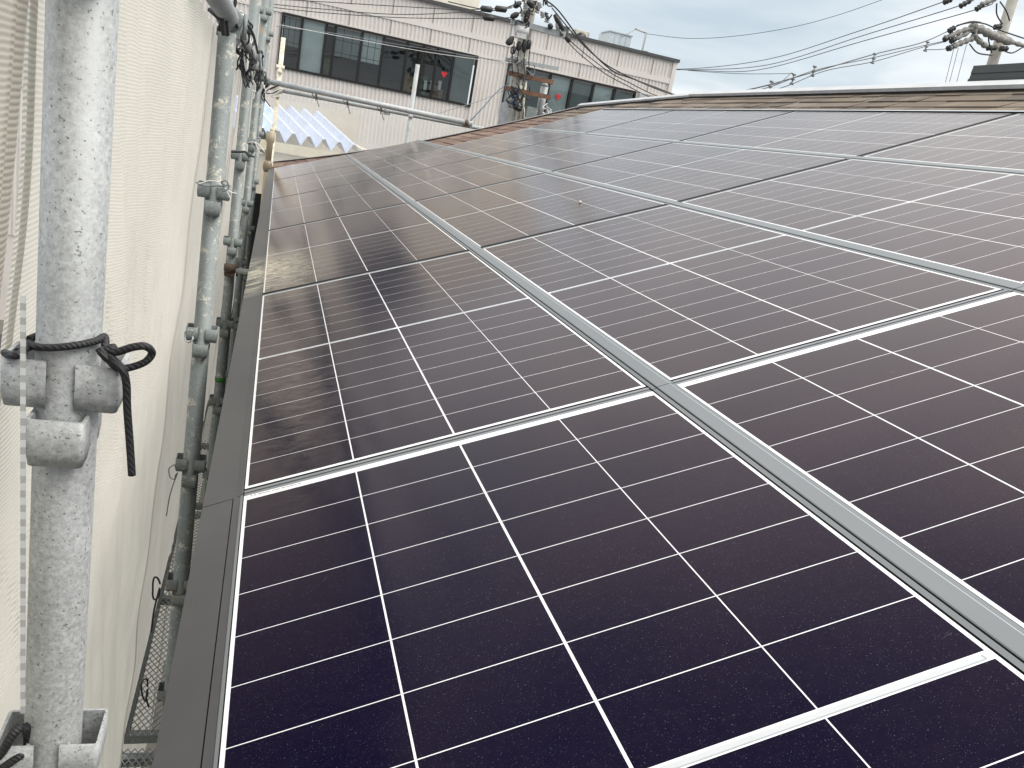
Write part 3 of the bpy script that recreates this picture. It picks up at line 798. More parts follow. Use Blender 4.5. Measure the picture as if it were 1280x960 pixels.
stub = [P(37, 424, -.59), P(46, 420, -.58), P(54, 419, -.57)]
rope('black braided rope tied round the near pole in a bow with a hanging tail', [main, loop, tail, back, stub,
     [knot + Vector((-.004, -.004, .004)), knot + Vector((.004, -.006, -.004)), knot + Vector((.006, 0, .005)), knot + Vector((-.003, -.004, -.003))]], .0032, M['rope'])
rope('black strap tied at the lower bracket of the near pole, bottom left corner', [[P(-8, 955, -.60), P(6, 935, -.615), P(16, 918, -.615), P(26, 908, -.61)], [P(32, 908, -.605), P(35, 920, -.60), P(34, 935, -.60), P(24, 945, -.61), P(-6, 965, -.61)]], .0042, M['rope'])
# wire loops on pole 2 sleeves
def wloop(label, px, py, Y, w_, h_, mat, rad, seed, tail=(0, 0)):
    q = random.Random(seed); pts = []
    for i in range(11):
        a = i / 10 * 2 * math.pi * .95
        pts.append(P(px + w_ * math.cos(a) + q.uniform(-1, 1), py + h_ * math.sin(a) + q.uniform(-1, 1), Y - .01 * math.sin(a * 1.5)))
    lines = [pts]
    if tail != (0, 0): lines.append([pts[0], P(px + tail[0] * .4, py + tail[1] * .5, Y), P(px + tail[0], py + tail[1], Y)])
    return rope(label, lines, rad, mat)
wloop('steel wire ring at the second pole sleeve beside the net edge', 236, 420, 1.14, 5.5, 7.5, M['galv_far'], .0022, 1)
wloop('thin wire loop hanging at the third sleeve of the second pole', 216, 590, 1.14, 5, 9, M['wire_grey'], .0016, 2, (-8, 55))
wloop('dark rope loop on the net edge by the fourth sleeve of the second pole', 195, 735, 1.10, 5, 14, M['wire'], .0028, 3, (-6, 55))
wloop('dark rope loop low on the net edge above the walk board', 181, 862, 1.06, 4, 14, M['wire'], .0028, 4, (5, 22))
rope('wire twisted round the top sleeve of the second pole with pale ends', [[P(245, 228, 1.17), P(258, 233, 1.165), P(272, 232, 1.165), P(281, 233, 1.17)], [P(281, 233, 1.16), P(277, 228, 1.15), P(283, 226, 1.15), P(286, 235, 1.15), P(279, 239, 1.15), P(281, 233, 1.16)]], .0022, M['wire_grey'])
rope('white frayed cord ends at the top sleeve of the second pole', [[P(281, 235, 1.15), P(288, 240, 1.15), P(296, 242, 1.15)], [P(274, 228, 1.15), P(262, 226, 1.16), P(248, 230, 1.16)], [P(283, 238, 1.15), P(288, 248, 1.15)]], .0016, M['white_cord'])
rope('black rope binding the third pole sleeve', [[P(289, 190, 2.95), P(300, 190, 2.94), P(307, 190, 2.94), P(314, 195, 2.94), P(318, 196, 2.95)], [P(307, 190, 2.93), P(312, 197, 2.93)]], .0045, M['rope'])
rope('white cord with loose ends tied round the fourth pole', [[P(310, 178, 4.75), P(319, 178, 4.74), P(325, 183, 4.73), P(331, 190, 4.73)], [P(319, 178, 4.73), P(324, 190, 4.73), P(328, 192, 4.73)]], .004, M['white_cord'])
# long black rope draped down from the ledger
rope('black rope drooping from the ledger pipe over the knotted cords', [[P(270, -4, 1.05), P(280, 0, 1.05), P(289, 16, 1.1), P(297, 36, 1.2), P(304, 55, 1.3), P(312, 66, 1.6), P(320, 78, 2.0)], [P(283, 2, 1.05), P(292, 8, 1.05), P(294, 0, 1.05), P(289, -6, 1.05)], [P(298, 18, 1.5), P(306, 28, 1.5), P(314, 38, 1.6), P(319, 52, 1.8), P(322, 66, 2.2)]], .0042, M['rope'])
rope('black rope loops hanging on the ledger just past the second pole', [[P(262, 12, .98), P(271, 20, .96), P(277, 27, .97), P(274, 38, .98)], [P(267, 0, .95), P(275, 14, .94), P(280, 44, .95)], [P(283, 0, 1.0), P(282, 22, 1.0), P(284, 44, 1.02)]], .006, M['rope'])
rc = random.Random(11)
spots = [(300, 26, 1.7), (306, 34, 1.9), (304, 46, 2.1), (309, 56, 2.4), (304, 66, 2.5), (311, 72, 2.8), (316, 62, 3.1), (308, 82, 2.8), (318, 76, 3.6), (314, 90, 3.4), (322, 86, 4.2), (324, 70, 4.4), (327, 94, 5.0), (312, 50, 2.3), (331, 104, 6.0), (326, 104, 5.6), (300, 60, 2.2), (306, 74, 2.6)]
for i, (px, py, Y) in enumerate(spots):
    lines = []
    for k_ in range(3):
        pts = []; a0 = rc.uniform(0, 6); w_ = rc.uniform(3, 8) * (1 if Y < 3 else .6); h_ = rc.uniform(5, 11) * (1 if Y < 3 else .6)
        for j in range(7): a = a0 + j * .95; pts.append(P(px + w_ * math.cos(a) + rc.uniform(-2, 2), py + h_ * math.sin(a) + rc.uniform(-2, 2), Y + rc.uniform(-.05, .05)))
        pts.append(P(px + rc.uniform(-6, 6), py + rc.uniform(10, 20), Y)); pts.append(P(px + rc.uniform(-5, 7), py + rc.uniform(20, 34), Y)); lines.append(pts)
    wh = i % 3 == 0
    rope('white cord tangled on the ledger pipe' if wh else 'black rope tangle knotted on the ledger pipe', lines, .0020 + .00045 * Y, M['white_cord'] if wh else M['rope'], group='white cords on the ledger' if wh else 'black ropes on the ledger')
# ropes at the far corner of the rails
for i, (px, py) in enumerate(((340, 112), (346, 116))):
    pts = [[P(px + 8 * math.cos(a * 1.3 + i), py + 5 * math.sin(a + i), 8.40) for a in [q * .9 for q in range(8)]]]
    rope('cord wound round the far corner of the guard rails', pts, .0055, M['white_cord'] if i else M['rope'], group='cords at the far rail corner')

# ------------------------------------------------------------------ office building behind
FY = 24.0
office = thing('office_building', 'long pale ribbed office building with dark window bands behind the roof', 'building', (0, FY, GROUND))
def oobj(name, bm, mats, parent=None, smooth=False):
    o = obj(name, bm, mats, parent or office, smooth)
    if parent is None: o.matrix_parent_inverse = Matrix.Translation(-office.location)
    else: o.matrix_parent_inverse = Matrix.Identity(4)
    return o
sid = NG('pale_ribbed_siding'); f_ = sid.noise(1.2, 5, .6); f3 = sid.noise(6, 5, .6, stretch=(1, 1, .15))
c = sid.ramp(f_, [(.3, (.62, .58, .555)), (.7, (.68, .64, .61))]); c = sid.mix(sid.ramp(f3, [(.55, 0.0), (.75, .3)]), c, (.42, .39, .38))
sid.set(Base_Color=c, Roughness=.6); SID = sid.m
trim_d = plain('dark_roof_trim', (.06, .06, .065), .5)
X0, X1 = -9.0, 11.55
WT, WB = 3.02, 1.70
def ribbed(bm, xa, xb, za, zb, Y=FY, per=.115):
    n = max(1, int((xb - xa) / per)); prev = None
    for i in range(n):
        x = xa + i * per
        for dx, dy in ((0, 0), (per * .30, 0), (per * .42, .022), (per * .88, .022), (per, 0)):
            if x + dx > xb + 1e-4: break
            cur = (bm.verts.new((x + dx, Y + dy, za)), bm.verts.new((x + dx, Y + dy, zb)))
            if prev: bm.faces.new((prev[0], cur[0], cur[1], prev[1]))
            prev = cur
            if dx == per: prev = cur
bm = bmesh.new()
W1 = (-.17, 5.27); W2 = (6.28, 10.36)
for za, zb in ((3.66, 4.10), (3.12, 3.50)): ribbed(bm, X0, X1 - .12, za, zb)
ribbed(bm, X0, W1[0] - .04, 0.1, 3.06); ribbed(bm, W1[1] + .04, W2[0] - .04, .1, 3.06); ribbed(bm, W2[1] + .04, X1 - .12, .1, 3.06)
ribbed(bm, W1[0] - .04, W1[1] + .04, .1, WB - .04); ribbed(bm, W2[0] - .04, W2[1] + .04, .1, WB - .04)
ribbed(bm, X0, X1 - .12, -4.0, -.1)
siding_bm = bm
bm = bmesh.new()
box(bm, X0, X1, FY + .03, FY + .08, 3.0, 4.16); box(bm, X0, W1[0] - .001, FY + .03, FY + .08, -.3, 3.0)
box(bm, W1[1] + .001, W2[0] - .001, FY + .03, FY + .08, -.3, 3.0); box(bm, W2[1] + .001, X1, FY + .03, FY + .08, -.3, 3.0)
box(bm, W1[0], W1[1], FY + .03, FY + .08, -.3, WB); box(bm, W2[0], W2[1], FY + .03, FY + .08, -.3, WB); box(bm, X0, X1, FY + .03, FY + .08, GROUND, -.301)
box(bm, X1 - .06, X1, FY + .081, FY + 14, GROUND, 4.16); box(bm, X0, X0 + .06, FY + .081, FY + 14, GROUND, 4.16)
box(bm, X0, X1, FY + .081, FY + 14, 4.0, 4.1)
oobj('wall', bm, SID)
bm = bmesh.new()
for za, zb in ((3.505, 3.655), (3.062, 3.115), (-.09, .09)): box(bm, X0, X1 - .11, FY - .012, FY + .029, za, zb)
box(bm, X1 - .115, X1 + .01, FY - .02, FY + .029, -4, 4.16)
oobj('band', bm, SID)
x = X0 + .2
while x < X1 - .3:
    for za, zb in ((3.66, 4.1), (3.12, 3.5)): box(siding_bm, x, x + .014, FY - .006, FY - .001, za, zb, 1)
    x += 1.15
oobj('siding', siding_bm, [SID, plain('seam_shadow_line', (.20, .19, .19), .8)])
bm = bmesh.new(); box(bm, X0 - .05, X1 + .05, FY - .06, FY + .12, 4.161, 4.25); box(bm, X1 - .05, X1 + .05, FY + .121, FY + 14, 4.161, 4.25)
oobj('parapet_cap', bm, trim_d)
# window bands
fr = plain('window_frame_black', (.012, .011, .012), .4, .2)
gl = NG('window_glass_dark'); t_ = gl.t; out = t_.nodes['Material Output']
tp = gl.n('BsdfTransparent'); gy = gl.n('BsdfGlossy'); gy.inputs['Roughness'].default_value = .02; lw = gl.n('Fresnel'); lw.inputs[0].default_value = 1.5
tp.inputs[0].default_value = (.86, .9, .9, 1)
ms = gl.n('MixShader'); gl.l(gl.math('ADD', lw.outputs[0], .03), ms.inputs[0]); gl.l(tp.outputs[0], ms.inputs[1]); gl.l(gy.outputs[0], ms.inputs[2]); gl.l(ms.outputs[0], out.inputs[0])
pale = plain('frosted_film', (.66, .74, .74), .6, sc=2); grey = plain('grey_blind', (.27, .31, .31), .7, sc=2); dk = plain('dark_room', (.02, .022, .024), .9, sc=2); white_m = plain('white_object', (.75, .76, .76), .6)
room = plain('room_wall', (.06, .06, .06), .9)
def band(x0, x1, panes, zb=WB, zt=WT):
    wdw = bpy.data.objects.new('window_band', None); link(wdw, office); wdw.location = (0, 0, 0); wdw.matrix_parent_inverse = Matrix.Translation(-office.location)
    def wo(n, bm, mt):
        o = obj(n, bm, mt, wdw); return o
    bm = bmesh.new()
    for a in ((x0 - .05, x1 + .05, zb - .06, zb), (x0 - .05, x1 + .05, zt, zt + .06), (x0 - .05, x0, zb + .0005, zt - .0005), (x1, x1 + .05, zb + .0005, zt - .0005)):
        box(bm, a[0], a[1], FY - .03, FY + .10, a[2], a[3])
    for (a, b, *_r) in panes[1:]: box(bm, a - .035, a + .035, FY + .0, FY + .07, zb + .0005, zt - .0005)
    wo('frame', bm, fr)
    bm = bmesh.new(); box(bm, x0 + .002, x1 - .002, FY + .9, FY + .95, zb, zt); box(bm, x0, x1, FY + .101, FY + .9, zb - .05, zb - .001); box(bm, x0, x1, FY + .101, FY + .9, zt + .001, zt + .05)
    wo('room', bm, room)
    for a, b, kind in panes:
        bm = bmesh.new(); vs = [bm.verts.new(p) for p in ((a + .03, FY + .035, zb), (b - .03, FY + .035, zb), (b - .03, FY + .035, zt), (a + .03, FY + .035, zt))]; bm.faces.new(vs)
        wo('pane', bm, gl.m)
        bm = bmesh.new(); H = zt - zb
        if kind in 'pgPG':
            z0_ = zb + (.0 if kind in 'pg' else H * .42)
            box(bm, a + .04, b - .04, FY + .12, FY + .14, z0_ + .01, zt - .01); wo('blind', bm, pale if kind in 'pP' else grey)
        if kind in 'GPx':
            bm2 = bmesh.new()
            for q in (.33, .66): box(bm2, a + (b - a) * q - .006, a + (b - a) * q + .006, FY + .10, FY + .112, zb, zt)
            for q in (.25, .5, .75): box(bm2, a + .03, b - .03, FY + .0985, FY + .0995, zb + H * q - .006, zb + H * q + .006)
            wo('grid', bm2, fr)
        if kind in 'GPx': bm.free() if kind == 'x' else None
        if kind == 'd':
            q = random.Random(int(a * 100)); 
            for _ in range(7):
                w_ = q.uniform(.05, .22); h_ = q.uniform(.1, .55); xx = q.uniform(a + .05, max(a + .06, b - .1 - w_)); box(bm, xx, min(xx + w_, b - .05), FY + .3 + .02 * _, FY + .31 + .02 * _, zb, zb + h_)
            wo('shelf_item', bm, plain('shelf_item', (q.uniform(.05, .25), q.uniform(.06, .2), q.uniform(.04, .15)), .8, var=.6, sc=9))
    return wdw
def X_(px): return -.19 + (px - 352) * 5.46 / 243
b1 = band(W1[0], W1[1], [(W1[0], X_(375), 'G'), (X_(375), X_(404), 'p'), (X_(404), X_(415), 'd'), (X_(415), X_(448), 'G'), (X_(448), X_(475), 'P'), (X_(475), X_(505), 'x'), (X_(505), X_(526), 'd'), (X_(526), X_(544), 'd'), (X_(544), X_(566), 'd'), (X_(566), W1[1], 'g')])
def X2(px): return 6.30 + (px - 637) * 4.06 / 156
b2 = band(W2[0], W2[1], [(W2[0], X2(660), 'p'), (X2(660), X2(687), 'g'), (X2(687), X2(714), 'p'), (X2(714), X2(741), 'g'), (X2(741), X2(768), 'p'), (X2(768), W2[1], 'g')])
red = plain('red_marker', (.55, .015, .02), .5)
for px, py, b_ in ((555, 94, b1), (698, 122, b2)):
    c = at(px, py, Y=FY + .02); bm = bmesh.new(); s_ = .10
    vs = [bm.verts.new((c.x + dx, FY + yy, c.z + dz)) for yy in (.028, .032) for dx, dz in ((-s_, s_ * .85), (s_, s_ * .85), (0, -s_ * .85))]
    bm.faces.new((vs[0], vs[2], vs[1])); bm.faces.new((vs[3], vs[4], vs[5]))
    obj('triangle_marker', bm, red, b_)
# shelf with white bottles in the ninth pane
bm = bmesh.new()
for i, px in enumerate((530, 538, 548)): c = at(px, 104, Y=FY + .25); box(bm, c.x, c.x + .09, FY + .24, FY + .28, c.z - .18, c.z + .08)
obj('shelf_item', bm, white_m, b1)
# vertical white tube seen behind the last panes
bm = bmesh.new(); a, b = at(760, 118, Y=FY + .1), at(749, 138, Y=FY + .1)
tube(bm, [a, b], .02, 6); obj('blind', bm, white_m, b2)
# small wall box
c = at(801, 124, Y=FY)
bm = bmesh.new(); rbox(bm, c.x - .12, c.x + .1, FY - .12, FY - .013, c.z - .14, c.z + .16, .02)
oobj('wall_box', bm, plain('grey_wall_box', (.40, .42, .43), .5))

# upper block further back
bm = bmesh.new(); c = at(590, 0, Y=27)
ub = thing('upper_building', 'cream rooftop storey standing behind the office parapet', 'building', (c.x - 4, 27, 4.1))
bm = bmesh.new(); box(bm, -6, 4.25, .01, 6, -.3, 4); obj('wall', bm, plain('cream_tile_wall', (.50, .48, .42), .8, sc=2), ub)
bm = bmesh.new(); box(bm, -2.7, -.2, -.06, .005, .7, 3.3); fo = obj('window', bm, trim_d, ub)  # out of view; large window added so the panels reflect something dark
bm = bmesh.new(); box(bm, -2.6, -1.5, -.075, -.061, .8, 3.2); box(bm, -1.42, -.3, -.075, -.061, .8, 3.2); obj('pane', bm, plain('dark_blue_glass', (.02, .03, .04), .15), fo)
wa, wb_ = at(515, 8, Y=27), at(541, -12, Y=27)
bm = bmesh.new(); lx = wa.x - ub.location.x; lx2 = wb_.x - ub.location.x; lz = wa.z - 4.1 - .05
box(bm, lx, lx2, -.03, .005, lz, lz + 1.0); fo = obj('window', bm, white_m, ub)
bm = bmesh.new()
for i in range(6): box(bm, lx + .06 + i * (lx2 - lx - .1) / 6, lx + .06 + (i + .7) * (lx2 - lx - .1) / 6, -.045, -.031, lz + .06, lz + .9)
obj('pane', bm, plain('blue_grey_glass', (.06, .10, .13), .2), fo)

# rooftop things
def rooftop_box(label, cat, name, px0, px1, pyb, pyt, Y, dy, mat, extra=None):
    a, b = at(px0, pyb, Y=Y), at(px1, pyt, Y=Y); t = thing(name, label, cat, (a.x, Y, 4.12))
    bm = bmesh.new(); h_ = b.z - 4.12; rbox(bm, 0, b.x - a.x, 0, dy, 0, h_, .02); obj('casing', bm, mat, t)
    if extra: extra(t, b.x - a.x, h_)
    return t
def fan(t, w_, h_):
    bm = bmesh.new(); lathe(bm, [(.01, 0), (min(h_, w_) * .36, 0), (min(h_, w_) * .38, .02), (.01, .02)], (w_ * .45, -.001, h_ * .5), (0, -1, 0), 20); obj('fan_grille', bm, fr, t)
    bm = bmesh.new(); box(bm, w_ * .02, w_ * .1, -.006, -.001, .05, h_ - .05); box(bm, w_ * .88, w_ * .96, -.006, -.001, .05, h_ - .05); obj('side_plate', bm, grey, t)
def rib(t, w_, h_):
    bm = bmesh.new()
    for i in range(1, 4): box(bm, w_ * i / 4, w_ * i / 4 + .015, -.008, -.001, .02, h_ - .02)
    box(bm, -.03, w_ + .03, -.03, .8, h_ + .001, h_ + .035); obj('lid', bm, plain('galvanised_lid', (.38, .42, .45), .4, .3), t)
rooftop_box('beige air conditioner unit on the office roof right of the power pole', 'air conditioner', 'air_conditioner', 716, 738, 56, 40, 25.5, .5, plain('beige_unit', (.42, .41, .36), .6), fan)
rooftop_box('dark rooftop unit beside the beige air conditioner', 'air conditioner', 'air_conditioner', 698, 713, 48, 34, 25.3, .5, plain('dark_unit', (.05, .055, .06), .6), fan)
rooftop_box('pale blue grey square duct box on the office roof', 'duct', 'duct_box', 757, 790, 66, 46, 26.5, 1.0, plain('pale_duct', (.40, .46, .50), .5, .2), rib)
c0, c1, c2 = at(800, 74, Y=26), at(807, 40, Y=26), at(794, 36, Y=26)
t = thing('roof_mast', 'thin metal mast bent at the top on the office roof', 'mast', (c0.x, 26, 4.1))
bm = bmesh.new(); tube(bm, [(0, 0, 0), (.02, 0, c1.z - 4.1), (.02, 0, c1.z - 4.1)], .035, 8); tube(bm, [(.02, 0, c1.z - 4.12), (c2.x - c0.x, 0, c1.z - 4.08)], .035, 8); obj('pipe', bm, M['galv_far'], t)
bm = bmesh.new(); box(bm, -.5, -.15, -.1, .1, 0, .3); box(bm, .05, .2, -.1, .1, 0, .45); obj('base', bm, M['galv'], t)

# dark clad roof box beyond the ridge at the right
a = at(1217, 82, Y=12); b = at(1215, 104, Y=12)
t = thing('neighbour_roof_box', 'dark charcoal clad roof box rising behind the ridge at the right', 'roof box', (a.x, 12, b.z))
bm = bmesh.new(); hz_ = a.z - b.z; prev = None
for dx, z in ((.03, -4), (.03, .0), (-.03, .0), (-.03, .05), (-.01, .05), (.0, hz_ * .52), (-.012, hz_ * .52), (.005, hz_), (2.5, hz_)):
    cur = (bm.verts.new((dx, 0, z)), bm.verts.new((dx, -9, z)))
    if prev: bm.faces.new((prev[0], prev[1], cur[1], cur[0]))
    prev = cur
bm.faces.new([bm.verts.new(p) for p in ((.001, .0, -4), (2.5, .0, -4), (2.5, .0, hz_), (.001, .0, hz_))])
obj('cladding', bm, plain('charcoal_cladding', (.035, .04, .045), .5, sc=2), t)

# blue folded roof of the building below
bx = thing('blue_roof_shed', 'low building with pale blue folded plate roof seen through the far net', 'shed', (-.6, 13, GROUND))
yF, yB = 13.0, 15.6
zF = at(385, 184, Y=yF).z; zB = at(395, 150, Y=yB).z
xa, xb = -.62, at(452, 187, Y=yF).x
nF = 8; per = (xb - xa) / nF
bm = bmesh.new(); pr_ = []
for i in range(nF):
    pr_ += [(xa + i * per, .0), (xa + (i + .42) * per, .17), (xa + (i + .58) * per, .17)]
pr_.append((xb, 0))
A = [bm.verts.new((x + .6, 0, zF + z - GROUND)) for x, z in pr_]; B = [bm.verts.new((x + .6 - .55, yB - yF, zB + z - GROUND)) for x, z in pr_]
for i in range(len(pr_) - 1): bm.faces.new((A[i], A[i + 1], B[i + 1], B[i]))
obj('roof', bm, plain('pale_blue_sheet', (.50, .58, .74), .45, sc=3), bx)
bm = bmesh.new(); box(bm, xa + .6 - .05, xb + .6 + .10, -.02, .04, zF - GROUND - .16, zF - GROUND - .005); obj('fascia', bm, plain('cream_fascia', (.66, .60, .44), .7), bx)
bm = bmesh.new(); box(bm, xa + .6, xb + .6, .05, yB - yF, 0, zF - GROUND - .17); box(bm, xa + .6, xb + .6 + .1, yB - yF + .01, yB - yF + .1, 0, zB - GROUND + .25); box(bm, xb + .61, xb + .72, .05, yB - yF, 0, zF - GROUND + .12)
obj('wall', bm, plain('cream_shed_wall', (.55, .50, .42), .8, sc=2), bx)

# neighbour beyond the left net
nb = thing('neighbour_house', 'pale grey house behind the net at the left edge', 'house', (-11, 6, GROUND))
bm = bmesh.new(); box(bm, -5, 0, -9, 11, 0, 6.8); obj('wall', bm, plain('pale_grey_siding', (.36, .37, .38), .8, sc=2), nb)
bm = bmesh.new()
for y in (-6, -2, 2, 6): box(bm, .001, .04, y, y + 1.6, 4.2, 5.4)
obj('window', bm, plain('blue_window_glass', (.10, .22, .40), .2), nb)
bm = bmesh.new(); vs = [bm.verts.new(p) for p in ((.4, -9.4, 6.75), (.4, 11.4, 6.75), (-2.5, 11.4, 7.9), (-2.5, -9.4, 7.9), (-5.4, -9.4, 6.75), (-5.4, 11.4, 6.75))]
bm.faces.new((vs[0], vs[1], vs[2], vs[3])); bm.faces.new((vs[3], vs[2], vs[5], vs[4])); obj('roof', bm, plain('grey_blue_roof', (.10, .14, .2), .6), nb)

# ------------------------------------------------------------------ utility poles and wires
conc = plain('weathered_concrete', (.30, .29, .26), .9, var=.18, sc=6, bump=.4)
rusty = plain('rusty_crossarm', (.16, .085, .055), .85, var=.45, sc=14)
insw = plain('porcelain_white', (.50, .50, .50), .3, var=.3, sc=30)
blk = M['wire']
PY = 17.0
t1 = thing('utility_pole', 'concrete utility pole with rusty crossarms and black insulator sleeves in front of the office', 'utility pole', (4.76, PY, GROUND))
def L1(px, py, dY=0.0): return at(px, py, Y=PY + dY) - Vector((4.76, PY, GROUND))
bm = bmesh.new(); lathe(bm, [(.19, 0), (.125, 12.2)], seg=18); obj('shaft', bm, conc, t1)
def bar(bm, a, b, w_, h_=None):
    h_ = h_ or w_; d = (b - a); L_ = d.length; q = d.to_track_quat('X', 'Z').to_matrix().to_4x4(); q.translation = a
    box(bm, 0, L_, -w_ / 2, w_ / 2, -h_ / 2, h_ / 2, 0, q)
for a, b, mt, nm, w_ in ((L1(639, 27, -.2), L1(706, 44, -.2), M['galv_far'], 'crossarm', .11), (L1(632, 74, -.2), L1(698, 86, -.2), M['galv_far'], 'crossarm', .07),
                     (L1(635, 91, -.2), L1(691, 103, -.2), rusty, 'crossarm', .09), (L1(632, 110, -.2), L1(688, 122, -.2), rusty, 'crossarm', .09)):
    bm = bmesh.new(); bar(bm, a, b, w_); obj(nm, bm, mt, t1)
    m_ = (a + b) / 2
    bm = bmesh.new(); lathe(bm, [(.14, 0), (.15, 0), (.15, .06), (.14, .06)], (0, 0, m_.z - .03), seg=16); obj('band_clamp', bm, M['galv'], t1)
bm = bmesh.new(); tube(bm, [L1(681, 108, .1), L1(672, 152, .1)], .085, 12); lathe(bm, [(.085, 0), (.09, .0), (.04, .08)], L1(681, 108, .1), seg=12); obj('cable_riser', bm, M['galv_far'], t1)
bm = bmesh.new(); a = L1(636, 160, .1); b = L1(640, 130, .1); lathe(bm, [(.24, -.6), (.25, -.58), (.25, (b.z - a.z) - .02), (.22, b.z - a.z), (.06, b.z - a.z + .04)], a, seg=20); obj('transformer', bm, plain('transformer_grey', (.24, .25, .26), .6, var=.2), t1, smooth=False)
bm = bmesh.new(); box(bm, -.12, .12, -.12, .12, -.2, .3, 0, Matrix.Translation(L1(661, 152, -.3))); obj('junction_box', bm, M['galv'], t1)
bm = bmesh.new(); box(bm, -.11, .11, -.08, .08, -.08, .08, 0, Matrix.Translation(L1(651, 43, -.3))); tube(bm, [L1(644, 37, -.3), L1(660, 40, -.3)], .1, 10); obj('cutout_box', bm, insw, t1)
bm = bmesh.new(); tube(bm, [L1(652, 100, -.15), L1(644, 160, -.15)], .035, 8); tube(bm, [L1(658, 100, -.18), L1(650, 160, -.18)], .03, 8); obj('conduit', bm, M['cream_paint'], t1)
# black sleeves
for a, b, c_ in (((641, 51), (633, 55), 0), ((633, 55), (642, 46), 0), ((643, 58), (640, 68), 0), ((649, 52), (648, 64), 0), ((656, 50), (655, 66), 0), ((662, 50), (659, 62), 0), ((651, 3), (642, 9), 0), ((648, 17), (638, 22), 0), ((661, 13), (656, 29), 0), ((693, 18), (704, 38), 0), ((686, 30), (690, 36), 0), ((708, 45), (712, 53), 0), ((641, 132), (652, 138), 0), ((660, 0), (666, 10), 0)):
    bm = bmesh.new(); A_, B_ = L1(*a, dY=-.3), L1(*b, dY=-.3); tube(bm, [A_, A_.lerp(B_, .3), A_.lerp(B_, .8), B_], [.035, .06, .055, .02], 8); obj('insulator_sleeve', bm, blk, t1)
for a in ((657, 7), (653, 16), (672, 12), (678, 18), (684, 24), (697, 30), (668, 4), (640, 73), (647, 74), (655, 76), (663, 0), (674, 6)):
    bm = bmesh.new(); A_ = L1(*a, dY=-.28); lathe(bm, [(.02, -.07), (.06, -.06), (.03, -.02), (.06, -.01), (.03, .03), (.055, .04), (.02, .07)], A_, (random.uniform(-.6, .6), 0, 1), 10); obj('insulator', bm, insw, t1)
# jumper cables on the pole
rj = random.Random(21)
def jumpers(t, L_, box_, n, mat, rad, name='jumper_cable', dY=-.35):
    for i in range(n):
        x0_, y0_, x1_, y1_ = box_; pts = []
        px, py = rj.uniform(x0_, x1_), rj.uniform(y0_, y1_)
        for j in range(5):
            pts.append(L_(px, py, dY + rj.uniform(-.1, .1))); px += rj.uniform(-7, 7); py += rj.uniform(-9, 9); px = min(max(px, x0_), x1_); py = min(max(py, y0_), y1_)
        bm = bmesh.new(); tube(bm, smooth_path(pts, 6), rad, 5); obj(name, bm, mat, t)
jumpers(t1, L1, (635, 94, 662, 134), 15, blk, .010)
jumpers(t1, L1, (633, 96, 655, 130), 7, M['wire_blue'], .011)
jumpers(t1, L1, (644, 0, 690, 34), 12, blk, .014)
jumpers(t1, L1, (640, 58, 668, 96), 7, M['wire_grey'], .010)
jumpers(t1, L1, (655, 128, 690, 152), 8, insw, .012)
for x in (640, 647, 655, 661):
    bm = bmesh.new(); tube(bm, smooth_path([L1(x + 3, 52, -.35), L1(x, 74, -.35), L1(x + 1, 92, -.3)], 5), .012, 5); obj('jumper_cable', bm, blk, t1)

P2Y = 22.0; b2p = at(1253, 40, Y=P2Y)
t2 = thing('utility_pole', 'concrete utility pole at the top right with taped grey insulator cluster', 'utility pole', (b2p.x, P2Y, GROUND))
def L2(px, py, dY=0.0): return at(px, py, Y=P2Y + dY) - Vector((b2p.x, P2Y, GROUND))
bm = bmesh.new(); lathe(bm, [(.20, 0), (.15, 16.5)], seg=18); obj('shaft', bm, conc, t2)
taped = plain('taped_grey_sleeve', (.22, .215, .20), .7, var=.5, sc=22)
def sleeve2(pts, rs, mt=taped): 
    bm = bmesh.new(); q = smooth_path([L2(*p_, dY=-.4) for p_ in pts], 5); n = len(q)
    rr2 = [rs * .72 * (1 + .25 * math.sin(i * 1.9)) * (.6 if i in (0, n - 1) else 1) for i in range(n)]
    tube(bm, q, rr2, 9); obj('insulator_sleeve', bm, mt, t2)
sleeve2([(1216, 33), (1228, 38), (1240, 44), (1252, 49), (1266, 53)], .16)
sleeve2([(1218, 46), (1226, 53), (1234, 59)], .11); sleeve2([(1180, 48), (1192, 43), (1204, 38), (1215, 35)], .10)
sleeve2([(1190, 50), (1200, 46), (1212, 40)], .09); sleeve2([(1186, 61), (1196, 56), (1206, 52), (1216, 48)], .11)
sleeve2([(1214, 30), (1218, 40), (1217, 48)], .13); sleeve2([(1226, 6), (1236, 2), (1248, -4)], .10); sleeve2([(1262, 52), (1276, 56), (1290, 60)], .09)
for p_ in (((1180, 50), (1186, 46)), ((1188, 52), (1195, 48)), ((1184, 61), (1192, 58)), ((1186, 39), (1194, 34)), ((1220, 12), (1230, 5)), ((1200, 8), (1214, 0)), ((1180, 3), (1190, -1)), ((1234, 60), (1246, 60)), ((1250, 61), (1260, 61)), ((1250, 49), (1262, 52)), ((1243, 34), (1252, 33))):
    sleeve2([p_[0], ((p_[0][0] + p_[1][0]) / 2, (p_[0][1] + p_[1][1]) / 2), p_[1]], .10, blk)
for pts in (((1186, 38), (1200, 31), (1216, 28), (1232, 30), (1248, 37), (1280, 48)), ((1196, 32), (1214, 27), (1226, 28)), ((1234, 60), (1222, 45), (1216, 40)), ((1246, 4), (1246, 18), (1253, 30)), ((1250, 2), (1258, 14), (1262, 26)), ((1212, 55), (1222, 66), (1240, 69)), ((1256, 64), (1266, 66), (1280, 58)), ((1240, 66), (1236, 52), (1236, 44))):
    bm = bmesh.new(); tube(bm, smooth_path([L2(*p_, dY=-.45) for p_ in pts], 5), .022, 6); obj('jumper_cable', bm, blk, t2)

